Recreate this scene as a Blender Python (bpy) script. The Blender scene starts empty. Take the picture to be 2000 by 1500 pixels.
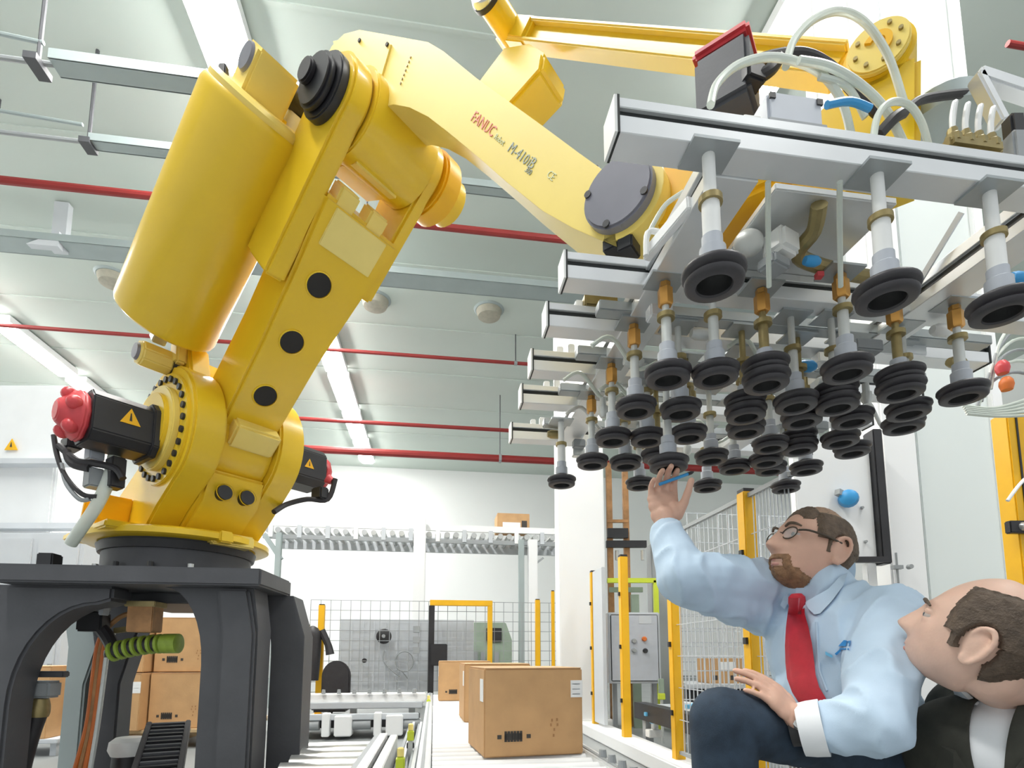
import bpy, bmesh, math, random
from mathutils import Vector, Matrix, Quaternion
random.seed(7)
scn = bpy.context.scene
COL = scn.collection
# ------------------------------------------------------------------ camera, world, exposure
FPX, CX, CY, EYE = 1080.0, 1000.0, 1155.0, 0.70          # focal length and principal point in photo pixels, eye height
TH = math.atan(125/1080.0)
cam_d = bpy.data.cameras.new('camera'); cam = bpy.data.objects.new('camera', cam_d); COL.objects.link(cam)
cam_d.sensor_width = 36.0; cam_d.lens = FPX/2000*36.0; cam_d.shift_y = (CY-750)/2000.0; cam_d.clip_start = .05; cam_d.clip_end = 200
cam.location = (0, 0, EYE); cam.rotation_euler = (math.pi/2+TH, 0, 0)
scn.camera = cam
scn.view_settings.view_transform = 'Standard'; scn.view_settings.look = 'None'
scn.view_settings.gamma = 1.0; scn.view_settings.use_curve_mapping = False
scn.view_settings.exposure = 0.72
w = bpy.data.worlds.new('hall_daylight'); scn.world = w; w.use_nodes = True
w.node_tree.nodes['Background'].inputs[0].default_value = (.93, .97, 1, 1)
w.node_tree.nodes['Background'].inputs[1].default_value = 0.48
LAMP_EMISSION = 34.0

# ------------------------------------------------------------------ points from the photo's perspective
CT, ST = math.cos(TH), math.sin(TH)
def ray(x, y):
    xc = (x-CX)/FPX; yc = (CY-y)/FPX
    return Vector((xc, CT-yc*ST, ST+yc*CT))
def P(x, y, d):                      # point at distance d along the floor's forward axis
    r = ray(x, y); return Vector((0, 0, EYE)) + r*(d/r.y)
def Pz(x, y, z):                     # point at height z
    r = ray(x, y); return Vector((0, 0, EYE)) + r*((z-EYE)/r.z)
PSI = math.radians(8.0)
HU = Vector((math.cos(PSI), math.sin(PSI), 0)); HV = Vector((-math.sin(PSI), math.cos(PSI), 0)); UP = Vector((0, 0, 1))
def hall(u, v, z): return HU*u + HV*v + UP*z
def uv(p): return p.dot(HU), p.dot(HV)
def onv(px, py, v):                  # point on the wall-parallel plane at hall depth v
    r = ray(px, py); t = v/r.dot(HV); return Vector((0, 0, EYE))+r*t
def onu(px, py, u):
    r = ray(px, py); t = u/r.dot(HU); return Vector((0, 0, EYE))+r*t

# ------------------------------------------------------------------ materials
M = {}
def mat(name, col, rough=.5, metal=0.0, var=.06, scale=8.0, bump=0.0, bscale=60.0, emit=0.0, alpha=1.0, trans=0.0, coat=0.0):
    m = bpy.data.materials.new(name); m.use_nodes = True
    nt = m.node_tree; b = nt.nodes['Principled BSDF']
    b.inputs['Roughness'].default_value = rough; b.inputs['Metallic'].default_value = metal
    if coat: b.inputs['Coat Weight'].default_value = coat; b.inputs['Coat Roughness'].default_value = .15
    tc = nt.nodes.new('ShaderNodeTexCoord')
    if var > 0:
        nz = nt.nodes.new('ShaderNodeTexNoise'); nz.inputs['Scale'].default_value = scale; nz.inputs['Detail'].default_value = 4
        rp = nt.nodes.new('ShaderNodeValToRGB')
        lo = [max(0, c*(1-var)) for c in col]; hi = [min(1, c*(1+var)) for c in col]
        rp.color_ramp.elements[0].position = .3; rp.color_ramp.elements[1].position = .7
        rp.color_ramp.elements[0].color = (*lo, 1); rp.color_ramp.elements[1].color = (*hi, 1)
        nt.links.new(tc.outputs['Object'], nz.inputs['Vector']); nt.links.new(nz.outputs['Fac'], rp.inputs[0])
        nt.links.new(rp.outputs[0], b.inputs['Base Color'])
    else: b.inputs['Base Color'].default_value = (*col, 1)
    if bump > 0:
        n2 = nt.nodes.new('ShaderNodeTexNoise'); n2.inputs['Scale'].default_value = bscale; n2.inputs['Detail'].default_value = 5
        bp = nt.nodes.new('ShaderNodeBump'); bp.inputs['Strength'].default_value = bump; bp.inputs['Distance'].default_value = .01
        nt.links.new(tc.outputs['Object'], n2.inputs['Vector']); nt.links.new(n2.outputs['Fac'], bp.inputs['Height'])
        nt.links.new(bp.outputs[0], b.inputs['Normal'])
    if emit: b.inputs['Emission Color'].default_value = (1, .98, .95, 1); b.inputs['Emission Strength'].default_value = emit
    if alpha < 1: b.inputs['Alpha'].default_value = alpha
    if trans: b.inputs['Transmission Weight'].default_value = trans
    M[name] = m; return m
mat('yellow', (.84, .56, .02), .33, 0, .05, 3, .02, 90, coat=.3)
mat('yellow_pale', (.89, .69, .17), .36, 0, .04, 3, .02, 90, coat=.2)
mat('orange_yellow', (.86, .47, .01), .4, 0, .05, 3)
mat('charcoal', (.075, .077, .085), .5, 0, .12, 6, .05, 80)
mat('black_metal', (.022, .022, .025), .42, 0, .2, 8)
mat('black_rubber', (.03, .028, .031), .5, 0, .15, 20)
mat('cup_rubber', (.045, .042, .047), .46, 0, .1, 20, .03, 200)
mat('cup_inside', (.012, .012, .013), .6)  # also on the arm's hole discs, where its near-black stands for inner shade
mat('cap_grey', (.20, .20, .235), .32, 0, .08, 6)
mat('cap_shiny', (.62, .66, .74), .18, .8, .06, 6)
mat('red_paint', (.62, .06, .07), .38, 0, .12, 12)
mat('red_pipe', (.27, .022, .02), .5, 0, .1, 2)
mat('aluminium', (.80, .82, .83), .34, .45, .05, 5)
mat('aluminium_dark', (.42, .45, .46), .4, .6, .08, 12)
mat('steel', (.60, .61, .60), .28, .75, .08, 14)
mat('zinc', (.66, .68, .66), .42, .35, .08, 18)
mat('brass', (.62, .32, .08), .3, .7, .1, 20)
mat('bronze', (.34, .27, .12), .38, .6, .15, 30)
mat('white_plastic', (.86, .87, .85), .4, 0, .03, 10)
mat('hose', (.80, .86, .78), .3, 0, .05, 12, trans=.25)
mat('grey_box', (.52, .55, .60), .4, .1, .05, 10)
mat('slot_black', (.015, .018, .018), .5)
mat('ceiling_paint', (.60, .67, .62), .85, 0, .03, .6, .03, 30)
mat('wall_paint', (.90, .92, .91), .8, 0, .02, .5)
mat('white_paint', (.88, .89, .89), .55, 0, .02, 2)
mat('panel_pale', (.74, .79, .77), .35, 0, .02, 2)
mat('floor_paint', (.26, .275, .275), .5, 0, .08, 1.5, .03, 30)
mat('tray_grey', (.37, .43, .43), .5, .2, .05, 3)
mat('light_grey', (.58, .61, .64), .5, 0, .04, 3)
mat('mid_grey', (.33, .35, .36), .5, 0, .05, 4)
mat('cabinet_white', (.80, .82, .83), .45, 0, .03, 3)
mat('lamp', (1, 1, 1), .5, 0, 0, emit=LAMP_EMISSION)
mat('vent', (.44, .42, .34), .7, 0, .1, 12)
mat('cardboard', (.56, .335, .155), .75, 0, .07, 9, .06, 70)
mat('cardboard_edge', (.62, .40, .22), .75, 0, .06, 9)
mat('print_black', (.05, .045, .04), .7)
mat('label_white', (.86, .87, .86), .6)
mat('fence_yellow', (.88, .48, .01), .42, 0, .06, 6)
mat('lime', (.62, .72, .05), .45, 0, .05, 6)
mat('green_hose', (.30, .42, .05), .45, 0, .15, 30)
mat('green_machine', (.30, .38, .30), .5, 0, .1, 8)
mat('blue', (.04, .32, .68), .4, 0, .08, 10)
mat('blue_light', (.16, .52, .80), .4, 0, .08, 10)
mat('orange_cable', (.68, .17, .03), .5, 0, .1, 14)
mat('rust', (.42, .22, .09), .55, .2, .25, 16)
mat('wood', (.52, .37, .20), .7, 0, .12, 10)
mat('text_red', (.80, .22, .14), .5); mat('text_grey', (.32, .36, .30), .5); mat('text_faint', (.66, .68, .40), .5)
mat('cream', (.90, .74, .24), .4, 0, .03, 6)

# ------------------------------------------------------------------ mesh building
def basis(d):
    d = d.normalized(); t = Vector((0, 0, 1)) if abs(d.z) < .9 else Vector((1, 0, 0))
    e1 = d.cross(t).normalized(); e2 = d.cross(e1).normalized(); return e1, e2
class MB:
    def __init__(s): s.v = []; s.f = []
    def add(s, vs, fs):
        o = len(s.v); s.v += [Vector(q) for q in vs]; s.f += [[i+o for i in f] for f in fs]; return s
    def boxf(s, o, ex, ey, ez, a0, a1, b0, b1, c0, c1):
        vs = [o+ex*a+ey*b+ez*c for c in (c0, c1) for b in (b0, b1) for a in (a0, a1)]
        return s.add(vs, [(0, 2, 3, 1), (4, 5, 7, 6), (0, 1, 5, 4), (2, 6, 7, 3), (0, 4, 6, 2), (1, 3, 7, 5)])
    def box(s, c, sx, sy, sz, rz=0):
        ex = Vector((math.cos(rz), math.sin(rz), 0)); ey = Vector((-math.sin(rz), math.cos(rz), 0))
        return s.boxf(Vector(c), ex, ey, UP, -sx/2, sx/2, -sy/2, sy/2, -sz/2, sz/2)
    def hbox(s, u0, u1, v0, v1, z0, z1): return s.boxf(Vector((0, 0, 0)), HU, HV, UP, u0, u1, v0, v1, z0, z1)
    def bar(s, p, q, wd, ht, up=None):
        p = Vector(p); q = Vector(q); d = (q-p); L = d.length; d.normalize()
        if up is None: up = UP if abs(d.z) < .95 else Vector((0, 1, 0))
        e1 = d.cross(up).normalized(); e2 = e1.cross(d).normalized()
        return s.boxf(p, d, e1, e2, 0, L, -wd/2, wd/2, -ht/2, ht/2)
    def prism(s, poly, o, ex, ey, ez, t0, t1):
        n = len(poly); vs = [o+ex*a+ey*b+ez*t for t in (t0, t1) for a, b in poly]
        fs = [list(range(n))[::-1], list(range(n, 2*n))]+[(i, (i+1) % n, n+(i+1) % n, n+i) for i in range(n)]
        return s.add(vs, fs)
    def cyl(s, p, q, r, r2=None, n=16, caps=True):
        return s.lathe(p, q, [(0, r), (1, r if r2 is None else r2)], n, caps, rel=True)
    def lathe(s, p, q, prof, n=20, caps=True, rel=False):
        p = Vector(p); q = Vector(q); d = q-p; L = d.length if rel else 1.0; d.normalize(); e1, e2 = basis(d)
        vs = []; fs = []
        for t, r in prof:
            for k in range(n):
                a = 2*math.pi*k/n; vs.append(p+d*(t*L)+(e1*math.cos(a)+e2*math.sin(a))*r)
        for j in range(len(prof)-1):
            for k in range(n): fs.append((j*n+k, j*n+(k+1) % n, (j+1)*n+(k+1) % n, (j+1)*n+k))
        if caps: fs.append(list(range(n))[::-1]); fs.append([(len(prof)-1)*n+k for k in range(n)])
        return s.add(vs, fs)
    def tube(s, pts, r, n=8, smooth=6, rad=None):
        pts = [Vector(p) for p in pts]
        if smooth > 1 and len(pts) > 2:
            out = []; ro = []
            for i in range(len(pts)-1):
                p0 = pts[max(i-1, 0)]; p1 = pts[i]; p2 = pts[i+1]; p3 = pts[min(i+2, len(pts)-1)]
                for k in range(smooth):
                    t = k/smooth
                    out.append(.5*((2*p1)+(p2-p0)*t+(2*p0-5*p1+4*p2-p3)*t*t+(3*p1-p0-3*p2+p3)*t**3))
                    if rad: ro.append(rad[i]*(1-t)+rad[i+1]*t)
            out.append(pts[-1]); pts = out
            if rad: ro.append(rad[-1]); rad = ro
        vs = []; fs = []; e1 = None
        for i, p in enumerate(pts):
            d = (pts[min(i+1, len(pts)-1)]-pts[max(i-1, 0)]).normalized()
            if e1 is None: e1, _ = basis(d)
            e1 = (e1-d*e1.dot(d)).normalized(); e2 = d.cross(e1)
            rr = rad[i] if rad else r
            for k in range(n):
                a = 2*math.pi*k/n; vs.append(p+(e1*math.cos(a)+e2*math.sin(a))*rr)
        m = len(pts)
        for j in range(m-1):
            for k in range(n): fs.append((j*n+k, j*n+(k+1) % n, (j+1)*n+(k+1) % n, (j+1)*n+k))
        fs.append(list(range(n))[::-1]); fs.append([(m-1)*n+k for k in range(n)])
        return s.add(vs, fs)
    def ball(s, c, rx, ry=None, rz=None, n=16, m=10, mat3=None):
        ry = rx if ry is None else ry; rz = rx if rz is None else rz
        c = Vector(c); vs = []; fs = []
        for j in range(m+1):
            ph = math.pi*j/m
            for k in range(n):
                a = 2*math.pi*k/n; q = Vector((rx*math.sin(ph)*math.cos(a), ry*math.sin(ph)*math.sin(a), rz*math.cos(ph)))
                vs.append(c+(mat3 @ q if mat3 else q))
        for j in range(m):
            for k in range(n): fs.append((j*n+k, (j+1)*n+k, (j+1)*n+(k+1) % n, j*n+(k+1) % n))
        return s.add(vs, fs)
    def mesh(s, name, bev=0.0, seg=2, ang=35, weld=True):
        me = bpy.data.meshes.new(name); xs = [v.x for v in s.v]; ys = [v.y for v in s.v]; zs = [v.z for v in s.v]
        o = Vector(((min(xs)+max(xs))/2, (min(ys)+max(ys))/2, min(zs)))
        me.from_pydata([v-o for v in s.v], [], s.f); me.update()
        bm = bmesh.new(); bm.from_mesh(me)
        if weld: bmesh.ops.remove_doubles(bm, verts=bm.verts, dist=1e-5)
        bmesh.ops.recalc_face_normals(bm, faces=bm.faces)
        if bev > 0:
            es = [e for e in bm.edges if len(e.link_faces) == 2 and e.calc_face_angle(0) > math.radians(35)]
            if es: bmesh.ops.bevel(bm, geom=es, offset=bev, segments=seg, affect='EDGES', clamp_overlap=True)
        bm.to_mesh(me); bm.free(); me.shade_smooth(); me.set_sharp_from_angle(angle=math.radians(ang))
        return me, o
    def build(s, name, m, parent=None, bev=0.0, seg=2, ang=35):
        me, o = s.mesh(name, bev, seg, ang); me.materials.append(M[m] if isinstance(m, str) else m)
        ob = bpy.data.objects.new(name, me); COL.objects.link(ob); ob.location = o
        if parent: setpar(ob, parent)
        return ob
def worldloc(o):
    p = Vector(o.location); q = o.parent
    return p if q is None else p   # every object keeps a world-space location; parents are undone below
def setpar(ob, parent):
    ob.parent = parent; ob.matrix_parent_inverse = Matrix.Translation(-wl(parent))
def wl(o):                          # world location of a thing or part (no rotations on parents)
    return Vector(o.location)
def thing(name, loc, label, cat, group=None):
    o = bpy.data.objects.new(name, None); COL.objects.link(o); o.location = loc; o.empty_display_size = .1
    return tag(o, label, cat, group)
def tag(o, label=None, cat=None, group=None, kind=None):
    if label: o['label'] = label
    if cat: o['category'] = cat
    if group: o['group'] = group
    if kind: o['kind'] = kind
    return o
def struct(name, mb, m, bev=0): return tag(mb.build(name, m, None, bev), kind='structure')
def lab(o, label): o['label'] = label; return o
def inst(name, me, loc, parent=None):
    ob = bpy.data.objects.new(name, me); COL.objects.link(ob); ob.location = loc
    if parent: setpar(ob, parent)
    return ob
# ------------------------------------------------------------------ the hall
ZC = 7.0
VF = uv(Pz(720, 912, ZC))[1]                       # depth of the far wall
UL, UR, VB = -11.5, 6.2, -3.0
struct('floor', MB().hbox(UL, UR+6, VB, VF+.2, -.1, 0), 'floor_paint')
ceil = struct('ceiling', MB().hbox(UL, UR+6, VB, VF+.2, ZC, ZC+.15), 'ceiling_paint')
struct('wall_far', MB().hbox(UL, UR+6, VF, VF+.2, 0, ZC), 'wall_paint')
struct('wall_left', MB().hbox(UL-.2, UL, VB, VF+.2, 0, ZC), 'wall_paint')
struct('wall_right', MB().hbox(UR+6, UR+6.2, VB, VF+.2, 0, ZC), 'wall_paint')
for i in range(9):                                  # sheet joints across the ceiling
    v = 3.2+i*1.75
    setpar(MB().hbox(UL, UR+6, v-.02, v+.02, ZC-.018, ZC+.02).build('joint_strip', 'ceiling_paint'), ceil)
def vat(px, py, z): return uv(Pz(px, py, z))[1]
def uat(px, py, z): return uv(Pz(px, py, z))[0]
# pipes and trays hung below the ceiling
def hpipe(label, px, py, z, r, u0, u1, hang=(), m='red_pipe', thick=None):
    v = vat(px, py, z); t = thing('sprinkler_pipe', hall((u0+u1)/2, v, z), label, 'pipe', 'red pipes under the ceiling')
    MB().cyl(hall(u0, v, z), hall(u1, v, z), r, n=10).build('pipe_run', m, t)
    for u in hang: MB().cyl(hall(u, v, z), hall(u, v, ZC), .012, n=6).build('hanger_rod', 'charcoal', t)
    for u in hang: MB().lathe(hall(u-.03, v, z), hall(u+.03, v, z), [(0, r*1.3), (.06, r*1.3)], 10).build('pipe_clamp', 'mid_grey', t)
def htray(label, px, py, z, wd, ht, px0, px1, hang=(), thin_to=None):
    v = vat(px, py, z); u0 = uv(onv(px0, py, v))[0]; u1 = uv(onv(px1, py+60, v))[0]
    t = thing('cable_tray', hall((u0+u1)/2, v, z), label, 'cable tray', 'grey trays under the ceiling')
    MB().hbox(u0, u1, v-wd/2, v+wd/2, z, z+.012).build('tray_bottom', 'tray_grey', t)
    for k in (-1, 1): MB().hbox(u0, u1, v+k*wd/2-.006, v+k*wd/2+.006, z, z+ht).build('tray_side', 'tray_grey', t)
    if thin_to is not None:
        u2 = uv(onv(thin_to, py, v))[0]
        MB().cyl(hall(u2, v, z+.03), hall(u0, v, z+.03), .022, n=8).build('conduit', 'mid_grey', t)
        MB().cyl(hall(u2, v, z+.30), hall(u0-.1, v, z+.22), .018, n=8).build('conduit', 'tray_grey', t)
    for hx in hang:
        u = uv(onv(hx, py, v))[0]
        MB().cyl(hall(u, v, z), hall(u, v, ZC), .018, n=6).build('hanger_rod', 'charcoal', t)
        MB().hbox(u-.05, u+.05, v-wd/2-.02, v+wd/2+.02, z-.04, z+.02).build('hanger_foot', 'charcoal', t)
    return t, v
htray('grey cable tray on a thin rod beside the brightest lamp row', 200, 145, 5.6, .16, .09, 105, 900, (72,), -150)
htray('grey cable tray hung above the long red pipe', 250, 292, 5.9, .12, .08, 178, 1060, (172,), -150)
hpipe('long red pipe passing behind the yellow balance cylinder', 155, 368, 6.0, .045, -11, 9, (-5.0, -.9, 2.5))
t, v = htray('wide grey tray with a white drop post above the left round vent', 150, 490, 6.3, .34, .10, -300, 1900, ())
u = uv(onv(122, 430, v))[0]
MB().hbox(u-.09, u+.09, v-.05, v+.05, 6.26, ZC-.02).build('drop_post', 'light_grey', t)
MB().prism([(-.3, 0), (.09, 0), (.09, .22), (-.02, .16)], hall(u, v-.17, 6.22), HU, UP, HV, 0, .1).build('post_foot', 'light_grey', t)
hpipe('thin red pipe crossing behind the lower end of the balance cylinder', 230, 652, 6.4, .035, -11, 9, (-3, 1.5))
hpipe('thin red pipe ending behind the lowest gripper beam', 785, 829, 6.0, .045, -9, 9, ())
hpipe('thick red pipe just above the far wall', 865, 890, 5.4, .085, -9, 9, (1.5,))
# pipe seen at the top right edge
a0 = P(1968, 85, 3.6); MB_ = MB().cyl(a0, a0+HU*2.5, .022, n=10)
tag(MB_.build('sprinkler_pipe', 'red_pipe'), 'short red pipe at the top right corner beside the pale panel', 'pipe', 'red pipes under the ceiling')
# round ceiling vents
for px, py, l in [(222, 540, 'round beige ceiling vent left of the yellow balance cylinder'), (733, 585, 'round beige ceiling vent right of the holed robot arm'), (955, 605, 'round beige ceiling vent nearest the gripper')]:
    c = Pz(px, py, ZC); t = thing('ceiling_vent', c, l, 'vent', 'round ceiling vents')
    MB().lathe(c-UP*.16, c, [(0, .10), (.02, .20), (.10, .23), (.16, .24)], 24).build('vent_bowl', 'vent', t)
    MB().lathe(c-UP*.03, c, [(0, .25), (.03, .28)], 24).build('vent_rim', 'tray_grey', t)
# lamp rows
u1 = uv(Pz(430, 60, 6.85))[0]; u2 = uv(Pz(80, 692, 6.85))[0]
def lamp(u, v0, L, l, wd=.38):
    t = thing('strip_lamp', hall(u, v0+L/2, 6.80), l, 'lamp', 'fluorescent strip lamps in rows')
    MB().hbox(u-wd/2-.03, u+wd/2+.03, v0, v0+L, 6.84, 6.965).build('housing', 'white_paint', t)
    MB().prism([(-wd/2, .06), (-wd/2+.05, 0), (wd/2-.05, 0), (wd/2, .06)], hall(u, v0+.02, 6.78), HU, UP, HV, 0, L-.04).build('diffuser', 'lamp', t)
far_names = ['beside the yellow robot shoulder', 'glimpsed between balance cylinder and holed arm', 'right of the holed arm', 'second beyond the holed arm', 'third beyond the holed arm', 'fourth beyond the holed arm', 'fifth beyond the holed arm', 'last before the far wall']
for k in range(7):
    lamp(u1, 4.45+k*1.9 if k else -1.2, 1.72 if k else 7.3, 'glowing strip lamp of the middle row, '+far_names[k] if k else 'long bright strip lamp over the robot at the top edge', .44 if k == 0 else .40)
for k in range(4): lamp(u2, 6.2+k*2.3, 2.0, 'glowing strip lamp of the left row, '+['at the left edge', 'above the red motor cap', 'behind the black motor', 'farthest back'][k])
for k in range(3): lamp(u1+5.6, -1.6+k*2.4, 2.1, 'strip lamp of the right row high above the gripper, '+['nearest the camera', 'second from the camera', 'third from the camera'][k])

# ------------------------------------------------------------------ left background: white machine cabinets
def cab(label, px0, px1, ytop, d, ybot=None, m='cabinet_white', seams=2, name='machine_cabinet', depth=.8):
    p0 = P(px0, ytop, d); p1 = P(px1, ytop, d); zt = p0.z; zb = 0 if ybot is None else P(px0, ybot, d).z
    t = thing(name, Vector(((p0.x+p1.x)/2, d+depth/2, zb)), label, 'cabinet')
    MB().boxf(Vector((0, 0, 0)), Vector((1, 0, 0)), Vector((0, 1, 0)), UP, p0.x, p1.x, d, d+depth, zb, zt).build('cabinet_body', m, t, .012)
    W = (p1.x-p0.x)/seams
    for k in range(seams):
        x = p0.x+k*W
        MB().boxf(Vector((0, 0, 0)), Vector((1, 0, 0)), Vector((0, 1, 0)), UP, x+.03, x+W-.03, d-.02, d, zb+.06, zt-.06).build('cabinet_door', m, t, .006)
        MB().box((x+W*.86, d-.035, (zb+zt)/2), .02, .03, .16).build('door_handle', 'mid_grey', t)
    return t
t = cab('white machine cabinet with warning triangle behind the red motor cap', -260, 128, 752, 6.2, None, 'cabinet_white', 3)
tri = P(22, 868, 6.15)
MB().prism([(-.075, -.065), (.075, -.065), (0, .07)], tri, Vector((1, 0, 0)), UP, Vector((0, 1, 0)), 0, .01).build('warning_sign', 'fence_yellow', t)
MB().prism([(-.012, -.03), (.012, -.03), (0, .03)], tri-Vector((0, .004, 0)), Vector((1, 0, 0)), UP, Vector((0, 1, 0)), 0, .004).build('warning_mark', 'print_black', t)
for y0 in (905, 1030): 
    p0 = P(-260, y0, 6.1); p1 = P(190, y0, 6.1)
    MB().boxf(Vector((0, 0, 0)), Vector((1, 0, 0)), Vector((0, 1, 0)), UP, p0.x, p1.x, 6.02, 6.15, p0.z-.035, p0.z+.035).build('cabinet_rail', 'light_grey', t, .006)
cab('low grey white cabinet behind the pedestal plate', -200, 165, 1040, 5.2, None, 'light_grey', 4)

# ------------------------------------------------------------------ far background: elevated conveyor
VE = 8.0
zb = onv(700, 1027, VE).z
eu0 = uv(onv(515, 1030, VE))[0]; eu1 = uv(onv(1120, 1030, VE))[0]
t = thing('elevated_conveyor', hall((eu0+eu1)/2, VE, 0), 'elevated grey roller conveyor bridge in front of the far white wall', 'conveyor')
MB().hbox(eu0, eu1, VE-.02, VE+.02, zb-.04, zb+.05).build('top_rail', 'white_paint', t)
MB().hbox(eu0, eu1, VE-.02, VE+.02, zb-.22, zb-.16).build('bottom_rail', 'mid_grey', t)
MB().hbox(eu0, eu1, VE+.75, VE+.79, zb-.22, zb+.02).build('back_rail', 'light_grey', t)
nr = 34
rol = None
for k in range(nr):
    u = eu0+.06+(eu1-eu0-.12)*k/(nr-1)
    if rol is None: rol, ro_ = MB().cyl(hall(u, VE, zb-.09), hall(u, VE+.76, zb-.09), .042, n=8).mesh('roller'); rol.materials.append(M['steel']); off = ro_-hall(u, VE, zb-.09)
    inst('roller', rol, hall(u, VE, zb-.09)+off, t)
for k in range(12):
    u = eu0+.1+(eu1-eu0-.2)*k/11; MB().hbox(u-.03, u+.03, VE-.03, VE+.03, zb-.20, zb-.02).build('side_bracket', 'light_grey' if k % 3 else 'white_paint', t)
for px, wd, m in [(820, .17, 'white_paint'), (545, .075, 'tray_grey'), (1040, .13, 'white_paint'), (1018, .08, 'tray_grey')]:
    p = onv(px, 1060, VE-.12); u, v = uv(p)
    MB().hbox(u-wd/2, u+wd/2, v-wd/2, v+wd/2, 0, zb+(.12 if px == 820 else -.16)).build('support_post', m, t, .008)
p = onv(548, 1058, VE-.1); MB().bar(p+HU*-.22+UP*.1, p+HU*.02-UP*.25, .06, .06).build('knee_brace', 'tray_grey', t)
p = onv(1035, 1110, VE-.15); MB().bar(p, p+HU*.2+UP*.16, .03, .03).build('sensor_arm', 'mid_grey', t)
# carton on the bridge
p = onv(1000, 1014, VE+.3); t = thing('carton', p, 'open brown carton standing on the elevated conveyor', 'carton')
u, v = uv(p); zt = zb+.03
MB().hbox(u-.25, u+.24, v-.2, v+.2, zt, zt+.26).build('carton_body', 'cardboard', t, .004)
MB().hbox(u-.17, u+.10, v-.206, v-.2, zt+.03, zt+.12).build('shipping_label', 'label_white', t)
MB().hbox(u+.12, u+.2, v-.206, v-.2, zt+.05, zt+.15).build('printed_mark', 'print_black', t)

# far wire fence with yellow posts, white screen, machines behind it
VW = 7.0
def wirepanel(label, px0, px1, ytop, ybot, v, nx, ny, name='wire_fence', m='mid_grey', back=None, r=.006, nr=False):
    p0 = onv(px0, ybot, v); p1 = onv(px1, ytop, v); ua, ub = uv(p0)[0], uv(p1)[0]; za, zb_ = p0.z, p1.z
    t = thing(name, hall((ua+ub)/2, v, za), label, 'fence')
    if back: MB().hbox(ua, ub, v+.05, v+.09, za, zb_).build('backing_sheet', back, t)
    mh, oh = MB().hbox(ua, ub, v-r/2, v+r/2, za-r/2, za+r/2).mesh('wire'); mh.materials.append(M[m])
    mv, ov = MB().hbox(ua-r/2, ua+r/2, v-r/2, v+r/2, za, zb_).mesh('wire'); mv.materials.append(M[m])
    for k in range(ny+1): inst('wire', mh, oh+UP*((zb_-za)*k/ny), t)
    for k in range(nx+1): inst('wire', mv, ov+HU*((ub-ua)*k/nx), t)
    return t, ua, ub, za, zb_
t, ua, ub, za, zb_ = wirepanel('grey wire mesh fence in front of the far white screen', 600, 1090, 1178, 1352, VW, 26, 9, r=.007)
t, _, _, _, _ = wirepanel('grey board screen with wire grid below the elevated conveyor', 660, 925, 1212, 1350, VW+.35, 12, 8, 'board_screen', 'light_grey', 'light_grey', .01)
# round black gauge and coiled cable on the screen
c = onv(750, 1243, VW+.3); t = thing('wall_fan', c, 'round black fan disc hanging on the grey board screen', 'fan')
MB().lathe(c, c-HV*.06, [(0, .085), (.02, .098), (.045, .09), (.06, .05)], 24).build('fan_disc', 'black_metal', t)
MB().lathe(c-HV*.06, c-HV*.075, [(0, .025), (.015, .02)], 12).build('fan_hub', 'mid_grey', t)
c = onv(790, 1292, VW+.3); pts = [c+HU*(.115*math.cos(k*.6))+UP*(.13*math.sin(k*.6))-HV*(.002*k) for k in range(19)]
tag(MB().tube(pts+[c+HU*.05-UP*.22], .009, 6, 2).build('cable_coil', 'mid_grey'), 'coiled grey cable hanging on the grey board screen', 'cable')
c = onv(752, 1270, VW+.3); tag(MB().tube([c, c-UP*.12-HU*.02, c-UP*.25+HU*.08, c-UP*.34+HU*.2], .008, 6, 5).build('hanging_cable', 'mid_grey'), 'thin grey cable trailing down from the round black fan', 'cable')
c = onv(712, 1290, VW+.28); t = tag(MB().lathe(c, c-HV*.04, [(0, .03), (.03, .03), (.04, .02)], 12).build('round_button', 'black_metal'), 'small black round button on the grey board screen left of the cable coil', 'button')
# yellow posts
def post(label, px, ytop, ybot, v, wd, m='fence_yellow', caps=True):
    p = onv(px, (ytop+ybot)/2, v); u = uv(p)[0]; zt = onv(px, ytop, v).z; z0 = 0.0
    t = thing('fence_post', hall(u, v, 0), label, 'post', 'yellow fence posts')
    MB().hbox(u-wd/2, u+wd/2, v-wd/2, v+wd/2, z0+.012, zt).build('post_tube', m, t, .004)
    MB().hbox(u-wd, u+wd, v-wd, v+wd, z0, z0+.012).build('foot_plate', m, t)
    MB().hbox(u-wd*.42, u+wd*.42, v-wd*.42, v+wd*.42, zt, zt+.012).build('post_cap', 'black_metal', t)
    return t
post('yellow fence post with dark jacket beside the black chair back', 626, 1182, 1350, VW-.1, .07)
post('thin pale yellow post left of the dark jacket', 600, 1222, 1350, VW-.15, .04, 'cream')
post('yellow fence post just left of the white column', 1050, 1172, 1300, VW, .06)
post('olive yellow post touching the white column', 1080, 1155, 1300, VW, .04)
# dark jacket on the post
c = onv(612, 1275, VW-.25)
jm = MB(); jm.tube([c+UP*.30+HU*.02, c+UP*.24, c+UP*.0, c-UP*.32], .1, 12, 4, [.03, .09, .085, .07])
jm.tube([c+UP*.26+HU*.08, c+UP*.1+HU*.16, c-UP*.02+HU*.19], .04, 8, 4, [.045, .04, .05])
tag(jm.build('jacket', 'black_rubber'), 'dark jacket hanging over the yellow post', 'jacket')
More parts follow.
